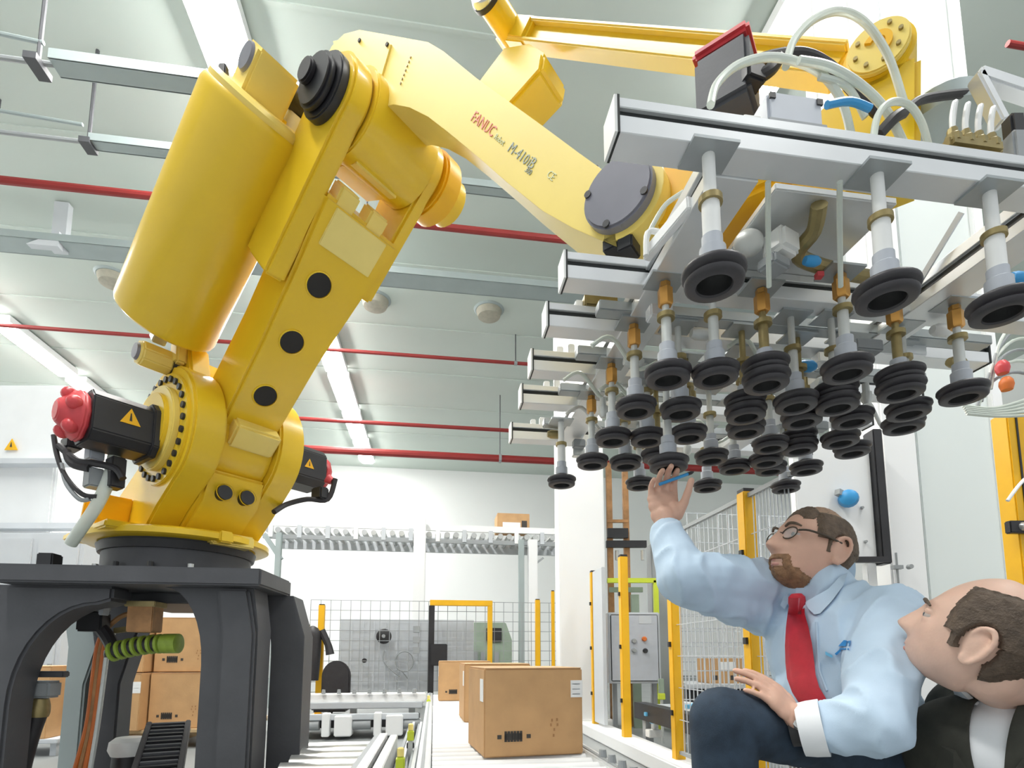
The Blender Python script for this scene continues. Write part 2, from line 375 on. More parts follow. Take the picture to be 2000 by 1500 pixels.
# black chair back
c = onv(655, 1350, VW-.6); t = thing('office_chair', Vector((c.x, c.y, 0)), 'black office chair back rounded at the top below the grey screen', 'chair')
prof = [(-.155, -.1), (.155, -.1)]+[(.155*math.cos(x), .16+.175*math.sin(x)) for x in [math.pi*k/14 for k in range(15)]]
MB().prism(prof, c, HU, UP, HV, 0, .07).build('backrest', 'black_rubber', t, .02)
MB().box(c+UP*-.16+HV*-.16, .36, .36, .07, PSI).build('seat', 'black_rubber', t, .02)
MB().cyl(Vector((c.x-.02, c.y-.15, .06)), c+UP*-.18+HV*-.16, .025, n=10).build('gas_column', 'black_metal', t)
for k in range(5):
    a = k*2*math.pi/5; b = Vector((c.x-.02, c.y-.15, .07)); MB().bar(b, b+Vector((math.cos(a)*.27, math.sin(a)*.27, -.03)), .04, .03).build('base_arm', 'black_metal', t)
# yellow portal
v = VW-.05; p0 = onv(843, 1175, v); p1 = onv(957, 1175, v); ua, ub = uv(p0)[0], uv(p1)[0]; zt = p0.z
t = thing('portal_frame', hall((ua+ub)/2, v, 0), 'yellow portal frame with one black leg in the far fence', 'frame')
MB().hbox(ua-.02, ub+.03, v-.03, v+.03, zt-.05, zt+.02).build('lintel', 'fence_yellow', t, .004)
MB().hbox(ub-.03, ub+.03, v-.03, v+.03, 0, zt-.05).build('portal_leg', 'fence_yellow', t, .004)
MB().hbox(ua-.03, ua+.04, v-.03, v+.03, 0, zt-.05).build('portal_leg', 'black_metal', t, .004)
MB().hbox(ua+.0, ua+.20, v-.12, v-.03, onv(860, 1300, v).z, onv(860, 1258, v).z).build('lock_box', 'black_metal', t, .008)
for k in range(3): MB().hbox(ua-.22, ua-.14, v-.03, v+.02, .72+.13*k, .80+.13*k).build('switch_block', 'mid_grey', t, .004)
# green machine
v = VW+.9; p0 = onv(922, 1290, v); p1 = onv(996, 1216, v); ua, ub = uv(p0)[0], uv(p1)[0]
t = thing('green_machine', hall((ua+ub)/2, v, 0), 'green grey machine housing seen through the yellow portal', 'machine')
MB().prism([(ua, 0), (ub+.03, 0), (ub+.03, p1.z-.25), (ub-.06, p1.z), (ua, p1.z)], Vector((0, 0, 0)), HU, UP, HV, v, v+.5).build('machine_housing', 'green_machine', t, .01)
MB().hbox(ua+.2, ua+.42, v-.03, v, p1.z-.28, p1.z-.08).build('dark_window', 'black_metal', t, .006)
for k in range(4): MB().hbox(ua+.02+.1*k, ua+.08+.1*k, v-.02, v, .55, .75).build('vent_slot', 'mid_grey', t)

# ------------------------------------------------------------------ right side: column, panels
def vbox(name, px0, px1, yref, d, depth, m, z0=0, z1=ZC, bev=.006):
    p0 = P(px0, yref, d); p1 = P(px1, yref, d)
    return MB().boxf(Vector((0, 0, 0)), Vector((1, 0, 0)), Vector((0, 1, 0)), UP, p0.x, p1.x, d, d+depth, z0, z1), m
def col(name, label, cat, px0, px1, yref, d, depth, m, z0=0, z1=ZC):
    mb, mm = vbox(name, px0, px1, yref, d, depth, m, z0, z1); return tag(mb.build(name, mm, None, .006), label, cat)
# white machine column behind the gripper
p0 = P(1092, 1100, 5.3); p1 = P(1182, 1100, 5.3)
t = thing('white_column', Vector(((p0.x+p1.x)/2, 5.5, 0)), 'broad white column between the front carton and the yellow fence', 'column')
MB().boxf(Vector((0, 0, 0)), Vector((1, 0, 0)), Vector((0, 1, 0)), UP, p0.x, p1.x, 5.3, 5.8, 0, 4.2).build('column_shaft', 'white_paint', t, .01)
MB().boxf(Vector((0, 0, 0)), Vector((1, 0, 0)), Vector((0, 1, 0)), UP, p0.x-.05, p1.x+.05, 5.25, 5.85, 0, .10).build('column_foot', 'white_paint', t, .01)
def tallcol(name, label, pa, pb, y, d, dep, m, seam=None):
    a_ = P(pa, y, d); b_ = P(pb, y, d); t = thing(name, Vector(((a_.x+b_.x)/2, d+dep/2, 0)), label, 'column')
    MB().boxf(Vector((0, 0, 0)), Vector((1, 0, 0)), Vector((0, 1, 0)), UP, a_.x, b_.x, d, d+dep, 0, ZC).build('column_shaft', m, t, .012)
    if seam: s0 = P(seam, y, d); MB().boxf(Vector((0, 0, 0)), Vector((1, 0, 0)), Vector((0, 1, 0)), UP, s0.x-.012, s0.x+.012, d-.02, d+.02, .1, ZC).build('cover_strip', 'mid_grey', t)
    return t
t = tallcol('steel_column', 'tall white column with door latch right of the bearded man', 1733, 1803, 1000, 3.0, .2, 'white_paint')
c = P(1752, 1108, 2.97); MB().box(c, .05, .03, .02).build('latch', 'mid_grey', t); MB().lathe(c+Vector((.055, -.01, 0)), c+Vector((.055, -.035, 0)), [(0, .014), (.025, .012)], 10).build('latch_knob', 'mid_grey', t)
MB().cyl(c+UP*.08, c-UP*.12, .006, n=6).build('latch_rod', 'mid_grey', t)
tallcol('cable_column', 'tall white cable column with a dark seam rising behind the hose arcs', 1655, 1722, 1000, 3.5, .15, 'white_paint', 1722)
a_ = P(1803, 1000, 3.05); b_ = P(1962, 1000, 3.05)
t = thing('wall_panel', Vector(((a_.x+b_.x)/2, 3.1, 0)), 'tall pale glossy panel between the white column and the thick yellow post', 'panel')
MB().boxf(Vector((0, 0, 0)), Vector((1, 0, 0)), Vector((0, 1, 0)), UP, a_.x, b_.x, 3.05, 3.11, .05, 5.6).build('panel_sheet', 'panel_pale', t, .004)
MB().boxf(Vector((0, 0, 0)), Vector((1, 0, 0)), Vector((0, 1, 0)), UP, b_.x-.03, b_.x+.03, 3.02, 3.12, .0, 5.6).build('panel_edge', 'white_paint', t, .004)
# thick yellow post, right edge
b = P(1985, 1000, 2.2); t = thing('yellow_upright', Vector((b.x, b.y, 0)), 'thick yellow upright with grey clamp at the right edge', 'post')
zt = P(1968, 812, 2.2).z
MB().boxf(Vector((b.x, b.y, 0)), Vector((1, 0, 0)), Vector((0, 1, 0)), UP, -.035, .045, -.04, .04, 0, zt).build('upright_tube', 'fence_yellow', t, .005)
MB().boxf(Vector((b.x, b.y, 0)), Vector((1, 0, 0)), Vector((0, 1, 0)), UP, -.003, .004, -.044, -.038, .1, zt).build('groove', 'black_metal', t)
c = P(1992, 1030, 2.15); MB().box(c, .10, .03, .05).build('clamp', 'black_metal', t, .004); MB().lathe(c-Vector((.0, .015, 0)), c-Vector((.0, .03, 0)), [(0, .018), (.015, .014)], 12).build('clamp_bolt', 'steel', t)
c = P(1968, 978, 2.14); MB().tube([c, c+Vector((.04, 0, .05)), c+Vector((.10, .02, .10))], .007, 8, 5).build('guide_cord', 'white_plastic', t)
# white machine door with blue knob behind the head
t = thing('machine_door', P(1630, 1100, 2.9)*1.0, 'white machine door with blue knob behind the bearded man', 'door')
p0 = P(1560, 1060, 2.9); p1 = P(1712, 1060, 2.9); z0 = P(1600, 1092, 2.9).z; z1 = P(1600, 860, 2.9).z; t.location = (p0.x, 2.9, z0)
MB().boxf(Vector((0, 0, 0)), Vector((1, 0, 0)), Vector((0, 1, 0)), UP, p0.x, p1.x, 2.9, 2.96, z0, z1).build('door_sheet', 'cabinet_white', t, .006)
p2 = P(1731, 1000, 2.88); MB().boxf(Vector((0, 0, 0)), Vector((1, 0, 0)), Vector((0, 1, 0)), UP, p1.x, p2.x, 2.86, 2.95, z0-.03, z1+.05).build('rubber_edge', 'black_metal', t, .006)
MB().bar(Vector((p0.x, 2.88, z0-.01)), Vector((p1.x+.02, 2.86, z0-.01)), .03, .03).build('bottom_rail', 'black_metal', t)
for xx_ in (p0.x+.03, p1.x-.03): MB().box((xx_, 2.93, (z0-.02)/2), .05, .05, z0-.02).build('door_post', 'cabinet_white', t, .004)
c = P(1657, 975, 2.88); MB().lathe(c, c-Vector((.03, .05, 0)), [(0, .045), (.015, .05), (.045, .042), (.058, .02)], 16).build('knob', 'blue', t)
MB().bar(c+Vector((-.02, .0, .02)), c+Vector((-.07, -.02, .035)), .03, .03).build('knob_lever', 'mid_grey', t)
for px, py in [(1683, 992), (1690, 1058)]: c = P(px, py, 2.895); MB().lathe(c, c-Vector((0, .012, 0)), [(0, .009), (.012, .007)], 10).build('door_bolt', 'mid_grey', t)
# pedestal bracket behind shoulder
# cable bundle and red coupling at the right
t = thing('hose_bundle', P(1960, 760, 2.0), 'bundle of pale hoses with red couplings at the right edge', 'hoses')
for k in range(6):
    q0 = P(1905+6*k, 800-8*k, 2.0); MB().tube([q0, q0+Vector((.06, 0, .10+.02*k)), q0+Vector((.20, .02, .16+.03*k)), q0+Vector((.42, .05, .10+.02*k))], .006, 8, 6).build('hose', 'hose' if k % 2 else 'mid_grey', t)
for px, py in [(1958, 720), (1966, 752)]:
    c = P(px, py, 1.97); MB().lathe(c-UP*.02, c+UP*.03, [(0, .018), (.02, .024), (.035, .022), (.05, .012)], 12).build('coupling', 'red_paint' if py < 740 else 'orange_cable', t)
for k in range(5): q0 = P(1880+2*k, 792+4*k, 1.95); MB().tube([q0, q0+Vector((.12, .0, -.01)), q0+Vector((.3, .03, .05-.01*k))], .006, 8, 5).build('hose', 'hose', t)

# ------------------------------------------------------------------ right fence running into the depth
FU = uv(P(1158, 1118, 5.0))[0]
fz = P(1158, 1118, 5.0).z
def fpost(label, px, ytop, wd=.06):
    q = onu(px, ytop, FU); v = uv(q)[1]
    t = thing('fence_post', hall(FU, v, 0), label, 'post', 'yellow fence posts')
    MB().hbox(FU-wd/2, FU+wd/2, v-wd/2, v+wd/2, .012, fz).build('post_tube', 'fence_yellow', t, .004)
    MB().hbox(FU-wd, FU+wd, v-wd, v+wd, 0, .012).build('foot_plate', 'fence_yellow', t)
    for z in (.35, .75, 1.15): MB().hbox(FU-wd/2-.012, FU-wd/2, v-.012, v+.012, z, z+.03).build('panel_clip', 'black_metal', t)
    MB().hbox(FU-wd*.45, FU+wd*.45, v-wd*.45, v+wd*.45, fz, fz+.015).build('post_cap', 'black_metal', t)
    return v
vs_ = [fpost('slim yellow fence post next to the white column', 1158, 1118, .05), fpost('yellow fence post in front of the push button cabinet', 1216, 1088), fpost('yellow fence post right of the push button cabinet', 1311, 1034), fpost('yellow fence post behind the raised sleeve and knee', 1456, 960)]
def meshpanel(va, vb, label, n):
    t = thing('mesh_fence', hall(FU, (va+vb)/2, .12), label, 'fence')
    for z in (.14, fz-.02): MB().hbox(FU-.01, FU+.01, va, vb, z-.01, z+.01).build('panel_rail', 'mid_grey', t)
    mv, ov = MB().hbox(FU-.002, FU+.002, va-.002, va+.002, .14, fz-.02).mesh('wire'); mv.materials.append(M['light_grey'])
    for k in range(1, n): inst('wire', mv, ov+HV*((vb-va)*k/n), t)
    mh, oh = MB().hbox(FU-.002, FU+.002, va, vb, .14, .144).mesh('wire'); mh.materials.append(M['light_grey'])
    for k in range(1, 7): inst('wire', mh, oh+UP*((fz-.16)*k/7), t)
meshpanel(vs_[3]+.03, vs_[2]-.03, 'wire mesh fence panel behind the raised sleeve', 16)
meshpanel(uv(onu(1545, 910, FU))[1], vs_[3]-.03, 'nearest wire mesh fence panel behind the bearded head', 12)
pl = MB().hbox(FU-.10, FU+.10, 2.0, vs_[0]+.2, 0, .10); tag(pl.build('fence_plinth', 'white_paint', None, .01), 'white plinth under the yellow fence posts', 'plinth')
# clear pane in the first bay
v0, v1 = vs_[1]+.03, vs_[0]-.03
t = thing('framed_screen', hall(FU, (v0+v1)/2, .12), 'grey framed pane between the first two yellow fence posts', 'fence')
MB().hbox(FU-.015, FU+.015, v0+(v1-v0)*.62, v1, .12, fz).build('pane_frame', 'light_grey', t, .004)
# electrical cabinet behind the fence
d = 4.9; p0 = P(1190, 1335, d); p1 = P(1288, 1196, d)
t = thing('control_cabinet', Vector(((p0.x+p1.x)/2, d+.15, p0.z)), 'light grey control cabinet with push buttons behind the yellow fence', 'cabinet')
MB().boxf(Vector((0, 0, 0)), Vector((1, 0, 0)), Vector((0, 1, 0)), UP, p0.x, p1.x, d, d+.3, p0.z, p1.z).build('cabinet_body', 'light_grey', t, .008)
MB().boxf(Vector((0, 0, 0)), Vector((1, 0, 0)), Vector((0, 1, 0)), UP, p0.x+.02, p1.x-.02, d-.012, d, p0.z+.02, p1.z-.02).build('cabinet_door', 'grey_box', t, .006)
for px, py, m in [(1258, 1248, 'orange_cable'), (1260, 1271, 'black_metal'), (1238, 1252, 'mid_grey'), (1238, 1270, 'mid_grey')]:
    c = P(px, py, d-.012); MB().lathe(c, c-Vector((0, .03, 0)), [(0, .022), (.018, .022), (.03, .016)], 12).build('push_button', m, t)
c = P(1260, 1210, d-.013); MB().box(c, .11, .004, .07).build('name_plate', 'light_grey', t)
for px in (1200, 1278): c = P(px, 1335, d+.15); MB().boxf(Vector((c.x, d+.15, 0)), Vector((1, 0, 0)), Vector((0, 1, 0)), UP, -.02, .02, -.02, .02, 0, p0.z).build('cabinet_leg', 'mid_grey', t)
# lime frame above it
d = 5.4; t = thing('lime_frame', P(1240, 1200, d), 'lime yellow tube frame above the push button cabinet', 'frame')
q = [P(1186, 1134, d), P(1280, 1134, d), P(1280, 1197, d)]; q2 = P(1280, 1134, d); q3 = Vector((q2.x, d, 0)); t.location = (q2.x, d, 0)
MB().bar(q[0], q[1], .045, .045).build('frame_tube', 'lime', t); MB().bar(q2, q3, .045, .045).build('frame_tube', 'lime', t)
MB().bar(P(1190, 1152, d+.1), P(1255, 1152, d+.1), .03, .05).build('inner_bar', 'green_machine', t)
MB().boxf(Vector((0, 0, 0)), Vector((1, 0, 0)), Vector((0, 1, 0)), UP, P(1235, 1150, d).x, P(1250, 1150, d).x, d+.05, d+.1, 0, P(1240, 1160, d).z).build('inner_post', 'green_machine', t)
a_ = P(1292, 1100, 5.6); b_ = P(1318, 1100, 5.6)
tag(MB().boxf(Vector((0, 0, 0)), Vector((1, 0, 0)), Vector((0, 1, 0)), UP, P(1272, 1100, 5.6).x, b_.x, 5.6, 5.8, 0, P(1300, 1060, 5.6).z).build('grey_upright', 'mid_grey', None, .01), 'dark grey machine upright right of the push button cabinet', 'post')
# brown frame hanging behind the hand
d = 5.6; t = thing('lift_frame', P(1200, 1045, d), 'rust brown lift frame beside the white column behind the hand', 'frame'); t.location = (P(1200, 1045, d).x, d, 0)
for px in (1190, 1222):
    c = P(px, 1000, d); MB().boxf(Vector((c.x, d, 0)), Vector((1, 0, 0)), Vector((0, 1, 0)), UP, -.028, .028, -.03, .03, 0, P(px, 905, d).z).build('frame_upright', 'rust', t, .003)
MB().bar(P(1186, 1018, d-.02), P(1226, 1018, d-.02), .03, .03).build('cross_bar', 'rust', t)
MB().bar(P(1186, 1042, d-.03), P(1226, 1042, d-.03), .06, .10).build('carriage', 'black_metal', t)
MB().bar(P(1184, 1063, d-.04), P(1262, 1063, d-.04), .05, .07).build('carriage_arm', 'black_metal', t)
for px in (1205, 1255): c = P(px, 1075, d-.04); MB().cyl(c, c-UP*.1, .02, n=8).build('carriage_pin', 'steel', t)
# second mesh fence, pallet shelf and carton behind
wirepanel('pale wire mesh fence behind the knee with the small carton', 1335, 1560, 1150, 1452, 4.2, 16, 11, r=.008, m='light_grey')
wirepanel('tall pale wire mesh fence high behind the raised sleeve', 1335, 1560, 1010, 1415, 5.75, 12, 14, r=.008, m='light_grey')
d = 4.9; p0 = P(1385, 1335, d); p1 = P(1462, 1286, d)
t = thing('shelf_table', Vector((p0.x, d+.2, 0)), 'low dark shelf carrying the small carton behind the knee', 'shelf')
zs = p0.z; xa, xb = P(1340, 1340, d).x, P(1560, 1340, d).x
MB().boxf(Vector((0, 0, 0)), Vector((1, 0, 0)), Vector((0, 1, 0)), UP, xa, xb, d-.1, d+.5, zs-.04, zs).build('shelf_board', 'light_grey', t, .004)
MB().boxf(Vector((0, 0, 0)), Vector((1, 0, 0)), Vector((0, 1, 0)), UP, xa+.03, xb, d, d+.4, zs-.2, zs-.06).build('shelf_drawer', 'black_metal', t, .004)
for x in (xa+.03, xb-.03): MB().box((x, d+.1, (zs-.04)/2), .05, .05, zs-.04).build('shelf_leg', 'mid_grey', t)
t = thing('carton', Vector(((p0.x+p1.x)/2, d+.15, zs)), 'small brown carton with white label behind the raised knee', 'carton')
MB().boxf(Vector((0, 0, 0)), Vector((1, 0, 0)), Vector((0, 1, 0)), UP, p0.x, p1.x, d, d+.3, zs, p1.z).build('carton_body', 'cardboard', t, .004)
MB().boxf(Vector((0, 0, 0)), Vector((1, 0, 0)), Vector((0, 1, 0)), UP, p0.x+.1, p0.x+.23, d-.004, d, p1.z-.1, p1.z-.03).build('shipping_label', 'label_white', t)
for k in (.03, .19): MB().boxf(Vector((0, 0, 0)), Vector((1, 0, 0)), Vector((0, 1, 0)), UP, p0.x+k, p0.x+k+.045, d-.004, d, zs+.03, zs+.07).build('printed_mark', 'print_black', t)
# dark conveyor behind the fence and the blue sensors
d = 3.9; t = thing('low_conveyor', hall(1.2, 4.2, 0), 'low dark conveyor behind the yellow fence posts', 'conveyor')
zq = .34
MB().hbox(FU+.12, FU+.22, 2.0, 4.2, zq-.12, zq).build('side_rail', 'black_metal', t, .004)
MB().hbox(FU+.48, FU+.56, 2.0, 4.2, zq-.12, zq).build('side_rail', 'light_grey', t, .004)
rm = None
for k in range(14):
    v = 2.1+k*.15
    if rm is None: rm, ro_ = MB().cyl(hall(FU+.22, v, zq-.05), hall(FU+.48, v, zq-.05), .045, n=8).mesh('roller'); rm.materials.append(M['mid_grey']); off = ro_-hall(0, v, 0)
    inst('roller', rm, hall(0, v, 0)+off, t)
for v in (2.3, 3.2, 4.05):
    for u in (FU+.17, FU+.52): MB().hbox(u-.03, u+.03, v-.03, v+.03, 0, zq-.1).build('conveyor_leg', 'mid_grey', t)
def sensor(label, px, py, u, s=1.0):
    c = onu(px, py, u); t = thing('valve_cylinder', Vector((c.x, c.y, max(0, c.z-.12*s))), label, 'cylinder', 'small blue cylinders on the conveyor')
    MB().lathe(c-UP*.035*s, c+UP*.045*s, [(0, .024*s), (.01*s, .028*s), (.06*s, .028*s), (.08*s, .02*s)], 14).build('cylinder_body', 'blue_light', t)
    MB().box(c-HU*.035*s+UP*.025*s, .05*s, .03*s, .025*s, PSI).build('inlet', 'blue_light', t, .003)
    MB().cyl(c-UP*.08*s, c-UP*.035*s, .016*s, n=10).build('stem', 'white_plastic', t)
    MB().box(c-UP*.10*s, .09*s, .07*s, .05*s, PSI).build('mount_block', 'white_plastic', t, .004)
sensor('blue cylinder in front of the second yellow post', 1276, 1402, FU+.17, 1.1)
sensor('blue cylinder left of the raised knee', 1358, 1388, FU+.17, 1.0)
sensor('blue cylinder low at the bottom edge between the yellow posts', 1240, 1478, FU-.05, .8)
sensor('blue cylinder at the bottom edge below the third yellow post', 1305, 1497, FU-.05, .8)
c = onu(1292, 1360, FU+.4); t = thing('indicator', Vector((c.x, c.y, c.z-.1)), 'small lime indicator block behind the yellow fence', 'indicator')
MB().box(c, .05, .05, .05).build('indicator_head', 'lime', t, .004); MB().box(c+UP*.08, .04, .04, .12).build('indicator_body', 'green_machine', t, .004); MB().cyl(Vector((c.x, c.y, 0)), c-UP*.02, .012, n=8).build('indicator_pole', 'zinc', t)
# ------------------------------------------------------------------ box conveyor with cartons
ZQ = .27
CV0, CV1 = 1.7, 6.4
CUR = uv(Pz(1160, 1482, ZQ))[0]
t = thing('roller_conveyor', hall(CUR/2, 3, 0), 'white roller conveyor carrying the brown cartons', 'conveyor')
for u0, u1, l in [(-.06, -.005, 0), (CUR, CUR+.05, 1)]:
    MB().hbox(u0, u1, CV0, CV1, ZQ-.13, ZQ+.01).build('side_rail', 'aluminium', t, .004)
    MB().hbox(u0+(.018 if l == 0 else .015), u0+.030, CV0, CV1, ZQ+.008, ZQ+.014).build('rail_slot', 'mid_grey', t)
rm = None
for k in range(46):
    v = CV0+.05+k*.10
    if rm is None: rm, ro_ = MB().cyl(hall(0, v, ZQ-.032), hall(CUR, v, ZQ-.032), .031, n=12).mesh('roller'); rm.materials.append(M['white_paint']); off = ro_-hall(0, v, 0)
    inst('roller', rm, hall(0, v, 0)+off, t)
for v in (1.9, 3.2, 4.6, 6.2):
    for u in (-.03, CUR+.025): MB().hbox(u-.03, u+.03, v-.03, v+.03, 0, ZQ-.12).build('conveyor_leg', 'aluminium', t)
for k in range(5):
    q = hall(CUR+.03, 1.8+.12*k, ZQ+.012); MB().lathe(q, q+UP*.03, [(0, .018), (.03, .014)], 10).build('rail_bolt', 'mid_grey', t)
def carton(label, corner, rz, wx, wy, hz, marks=True, strip=True, sidelab=True, group='brown cartons'):
    ex = Vector((math.cos(rz), math.sin(rz), 0)); ey = Vector((-math.sin(rz), math.cos(rz), 0)); o = Vector(corner)
    t = thing('carton', o+ex*wx/2+ey*wy/2, label, 'carton', group)
    MB().boxf(o, ex, ey, UP, 0, wx, 0, wy, 0, hz).build('carton_body', 'cardboard', t, .005)
    MB().boxf(o, ex, ey, UP, .004, wx-.004, .002, wy/2-.002, hz, hz+.004).build('top_flap', 'cardboard_edge', t, .001)
    MB().boxf(o, ex, ey, UP, .004, wx-.004, wy/2+.002, wy-.002, hz, hz+.004).build('top_flap', 'cardboard_edge', t, .001)
    def mark(a0, a1, z0, z1, m='print_black', nm='printed_mark', side=0):
        if side == 0: MB().boxf(o, ex, ey, UP, a0, a1, -.002, .001, z0, z1).build(nm, m, t)
        else: MB().boxf(o, ex, ey, UP, -.002, .001, a0, a1, z0, z1).build(nm, m, t)
    if marks:
        for k in range(6): mark(wx*.20+k*.0135, wx*.20+k*.0135+.0105, hz*.17, hz*.29)
        mark(wx*.20, wx*.20+.078, hz*.19, hz*.265)
        mark(wx*.13, wx*.13+.018, hz*.205, hz*.25); mark(wx*.42, wx*.42+.018, hz*.205, hz*.25)
        for dx, dz in [(0, 0), (.03, .0), (.015, -.02), (.005, .02), (.028, .022), (.012, -.045)]: mark(wx*.66+dx, wx*.66+dx+.007, hz*.33+dz, hz*.33+dz+.012, 'rust')
    if strip:
        mark(wx-.055, wx+.001, hz*.66, hz*.86, 'label_white', 'shipping_label')
        for k in range(3): mark(wx-.048, wx-.012, hz*.69+k*.022, hz*.69+k*.022+.006, 'light_grey', 'label_line')
    if sidelab: mark(wy*.05, wy*.22, hz*.62, hz*.88, 'label_white', 'shipping_label', 1)
    return t
c = Pz(945, 1481, ZQ); carton('large brown carton at the front of the white roller conveyor', c, math.radians(14), .445, .40, .372)
c = Pz(906, 1411, ZQ); carton('second brown carton half hidden behind the front carton', c, math.radians(10), .44, .40, .372, False, False)
MBm = None
c = Pz(856, 1369, ZQ); carton('farthest brown carton on the conveyor beside the black portal leg', c, math.radians(8), .50, .40, .372, True, False)

# ------------------------------------------------------------------ pallet conveyor on the left with big steel rollers
uL1 = uv(Pz(720, 1482, .27))[0]; uL0 = uv(P(578, 1400, 2.75))[0]+.02
t = thing('pallet_conveyor', hall((uL0+uL1)/2, 3.0, 0), 'pallet conveyor with big steel rollers right of the robot pedestal', 'conveyor')
rm = None
MB().hbox(uL0, uL1-.05, 1.1, 3.15, .05, .09).build('gap_shade_sheet', 'black_metal', t)  # black sheet added below so the gaps between the rollers look shaded
for k in range(11):
    v = 1.25+k*.185
    if rm is None: rm, ro_ = MB().cyl(hall(uL0, v, .19), hall(uL1-.05, v, .19), .055, n=16).mesh('roller'); rm.materials.append(M['steel']); off = ro_-hall(0, v, 0)
    inst('roller', rm, hall(0, v, 0)+off, t)
for k, (u0, u1, z0, z1, m) in enumerate([(uL1-.05, uL1-.02, .10, .27, 'mid_grey'), (uL1-.02, uL1+.02, .10, .28, 'aluminium'), (uL1+.02, uL1+.035, .1, .25, 'black_metal'), (uL1+.035, uL1+.075, .10, .27, 'zinc')]):
    MB().hbox(u0, u1, .9, 3.15, z0, z1).build('side_rail', m, t, .003)
for v in (1.1, 2.9): MB().hbox(uL1-.04, uL1+.06, v-.04, v+.04, 0, .1).build('conveyor_foot', 'mid_grey', t)
MB().hbox(uL0, uL1-.05, 3.15, 3.22, 0, .14).build('end_beam', 'zinc', t)
for k, (u) in enumerate((-.165, -.14, -.1, -.085)):
    MB().hbox(u-.008, u+.008, .9, 4.3, .14+.015*(k % 2), .19+.015*(k % 2)).build('guide_strip', 'aluminium' if k % 2 else 'mid_grey', t)
# yellow sensor blocks beside the rail
for px, py, l in [(837, 1372, 'yellow sensor bracket nearest the far cartons'), (802, 1437, 'yellow sensor bracket midway along the pallet conveyor'), (782, 1492, 'yellow sensor bracket at the bottom edge')]:
    c = Pz(px, py, .27); t = thing('sensor_bracket', Vector((c.x, c.y, 0)), l, 'sensor', 'yellow sensor brackets')
    MB().hbox(uv(c)[0]-.012, uv(c)[0]+.012, uv(c)[1]-.02, uv(c)[1]+.02, 0, .26).build('bracket_post', 'zinc', t)
    MB().box(c+UP*.0, .035, .05, .055, PSI).build('sensor_head', 'lime', t, .005)
    MB().lathe(c+UP*.03, c+UP*.065, [(0, .014), (.03, .014), (.035, .008)], 10).build('sensor_cap', 'cream', t)
    MB().box(c-UP*.05, .04, .03, .03, PSI).build('sensor_block', 'black_metal', t, .003)
# transverse transfer unit
v = uv(Pz(700, 1362, .30))[1]
t = thing('transfer_unit', hall(-1.4, v, 0), 'white transfer beam crossing behind the steel rollers', 'conveyor')
MB().hbox(-1.35, -.07, v-.05, v+.05, .25, .34).build('beam', 'white_paint', t, .01)
MB().hbox(-1.35, -.1, v-.09, v-.05, .20, .26).build('beam_lip', 'light_grey', t, .005)
MB().hbox(-1.35, -.12, v-.6, v-.12, .09, .16).build('drive_tray', 'black_metal', t, .005)
MB().hbox(-1.35, -.12, v-.66, v-.62, .16, .21).build('tray_edge', 'light_grey', t, .005)
for k in range(9):
    u = -1.3+k*.14
    if k % 3 == 1: MB().hbox(u-.07, u+.07, v-.7, v-.55, .03, .2).build('drive_box', 'white_paint', t, .008)
    elif k % 3 == 0: MB().hbox(u-.03, u+.03, v-.7, v-.6, .03, .22).build('drive_post', 'white_paint', t, .005)
    else: MB().cyl(hall(u-.08, v-.62, .12), hall(u+.08, v-.62, .12), .045, n=12).build('drive_motor', 'mid_grey', t)
    MB().lathe(hall(u, v-.07, .34), hall(u, v-.07, .38), [(0, .02), (.04, .015)], 8).build('beam_bolt', 'mid_grey', t)
for u in (-1.3, -.75, -.2): MB().hbox(u-.03, u+.03, v-.03, v+.03, 0, .25).build('beam_leg', 'zinc', t)

# ------------------------------------------------------------------ stacked cartons behind the pedestal
def stack(px, py, d, label, rz=8, wx=.42, hz=.40, z=None, sidelab=True, marks=True):
    c = P(px, py, d); zz = c.z if z is None else z
    return carton(label, Vector((c.x, c.y, zz)), math.radians(rz), wx, .42, hz, marks, False, sidelab, 'cartons stacked behind the robot pedestal')
dS = 4.3
zp = P(300, 1424, dS).z
t = thing('pallet', P(300, 1440, dS), 'wooden pallet under the carton stack behind the pedestal', 'pallet'); t.location = (P(300, 1440, dS).x, dS+.4, 0)
xx = P(225, 1430, dS).x-.12
for k in range(6): MB().boxf(Vector((xx-.05, dS-.12, 0)), HU, HV, UP, 0, 1.1, .17*k, .17*k+.11, zp-.025, zp).build('deck_board', 'wood', t, .003)
for k in range(3): MB().boxf(Vector((xx-.05, dS-.12, 0)), HU, HV, UP, .43*k, .43*k+.10, 0, .96, 0, zp-.025).build('runner', 'wood', t, .003)
cS = P(287, 1424, dS); cS.z = zp
CG = 'cartons stacked behind the robot pedestal'
carton('lower right carton of the stack behind the pedestal', cS, PSI, .46, .42, .42, True, False, False, CG)
carton('upper right carton of the stack behind the green hose', cS+UP*.43+HV*.03, PSI, .46, .42, .42, True, False, False, CG)
carton('lower left carton of the stack beside the rear pedestal leg', cS-HU*.34-HV*.12, PSI, .33, .42, .42, True, True, False, CG)
carton('upper left carton of the stack beside the rear pedestal leg', cS-HU*.35+UP*.43-HV*.08, PSI, .33, .42, .42, True, True, False, CG)
d = 3.9
t = thing('box_stand', Vector((P(80, 1500, d).x, d+.2, 0)), 'low grey stand under the carton behind the left arch', 'stand')
c = P(25, 1500, d)-HU*.20
zst = .12
MB().boxf(Vector((c.x, d, 0)), HU, HV, UP, -.05, .45, -.02, .45, zst-.03, zst).build('stand_top', 'light_grey', t, .004)
for u in (0, .4):
    for v in (.05, .4): MB().boxf(Vector((c.x, d, 0)), HU, HV, UP, u-.02, u+.02, v-.02, v+.02, 0, zst-.03).build('stand_leg', 'light_grey', t)
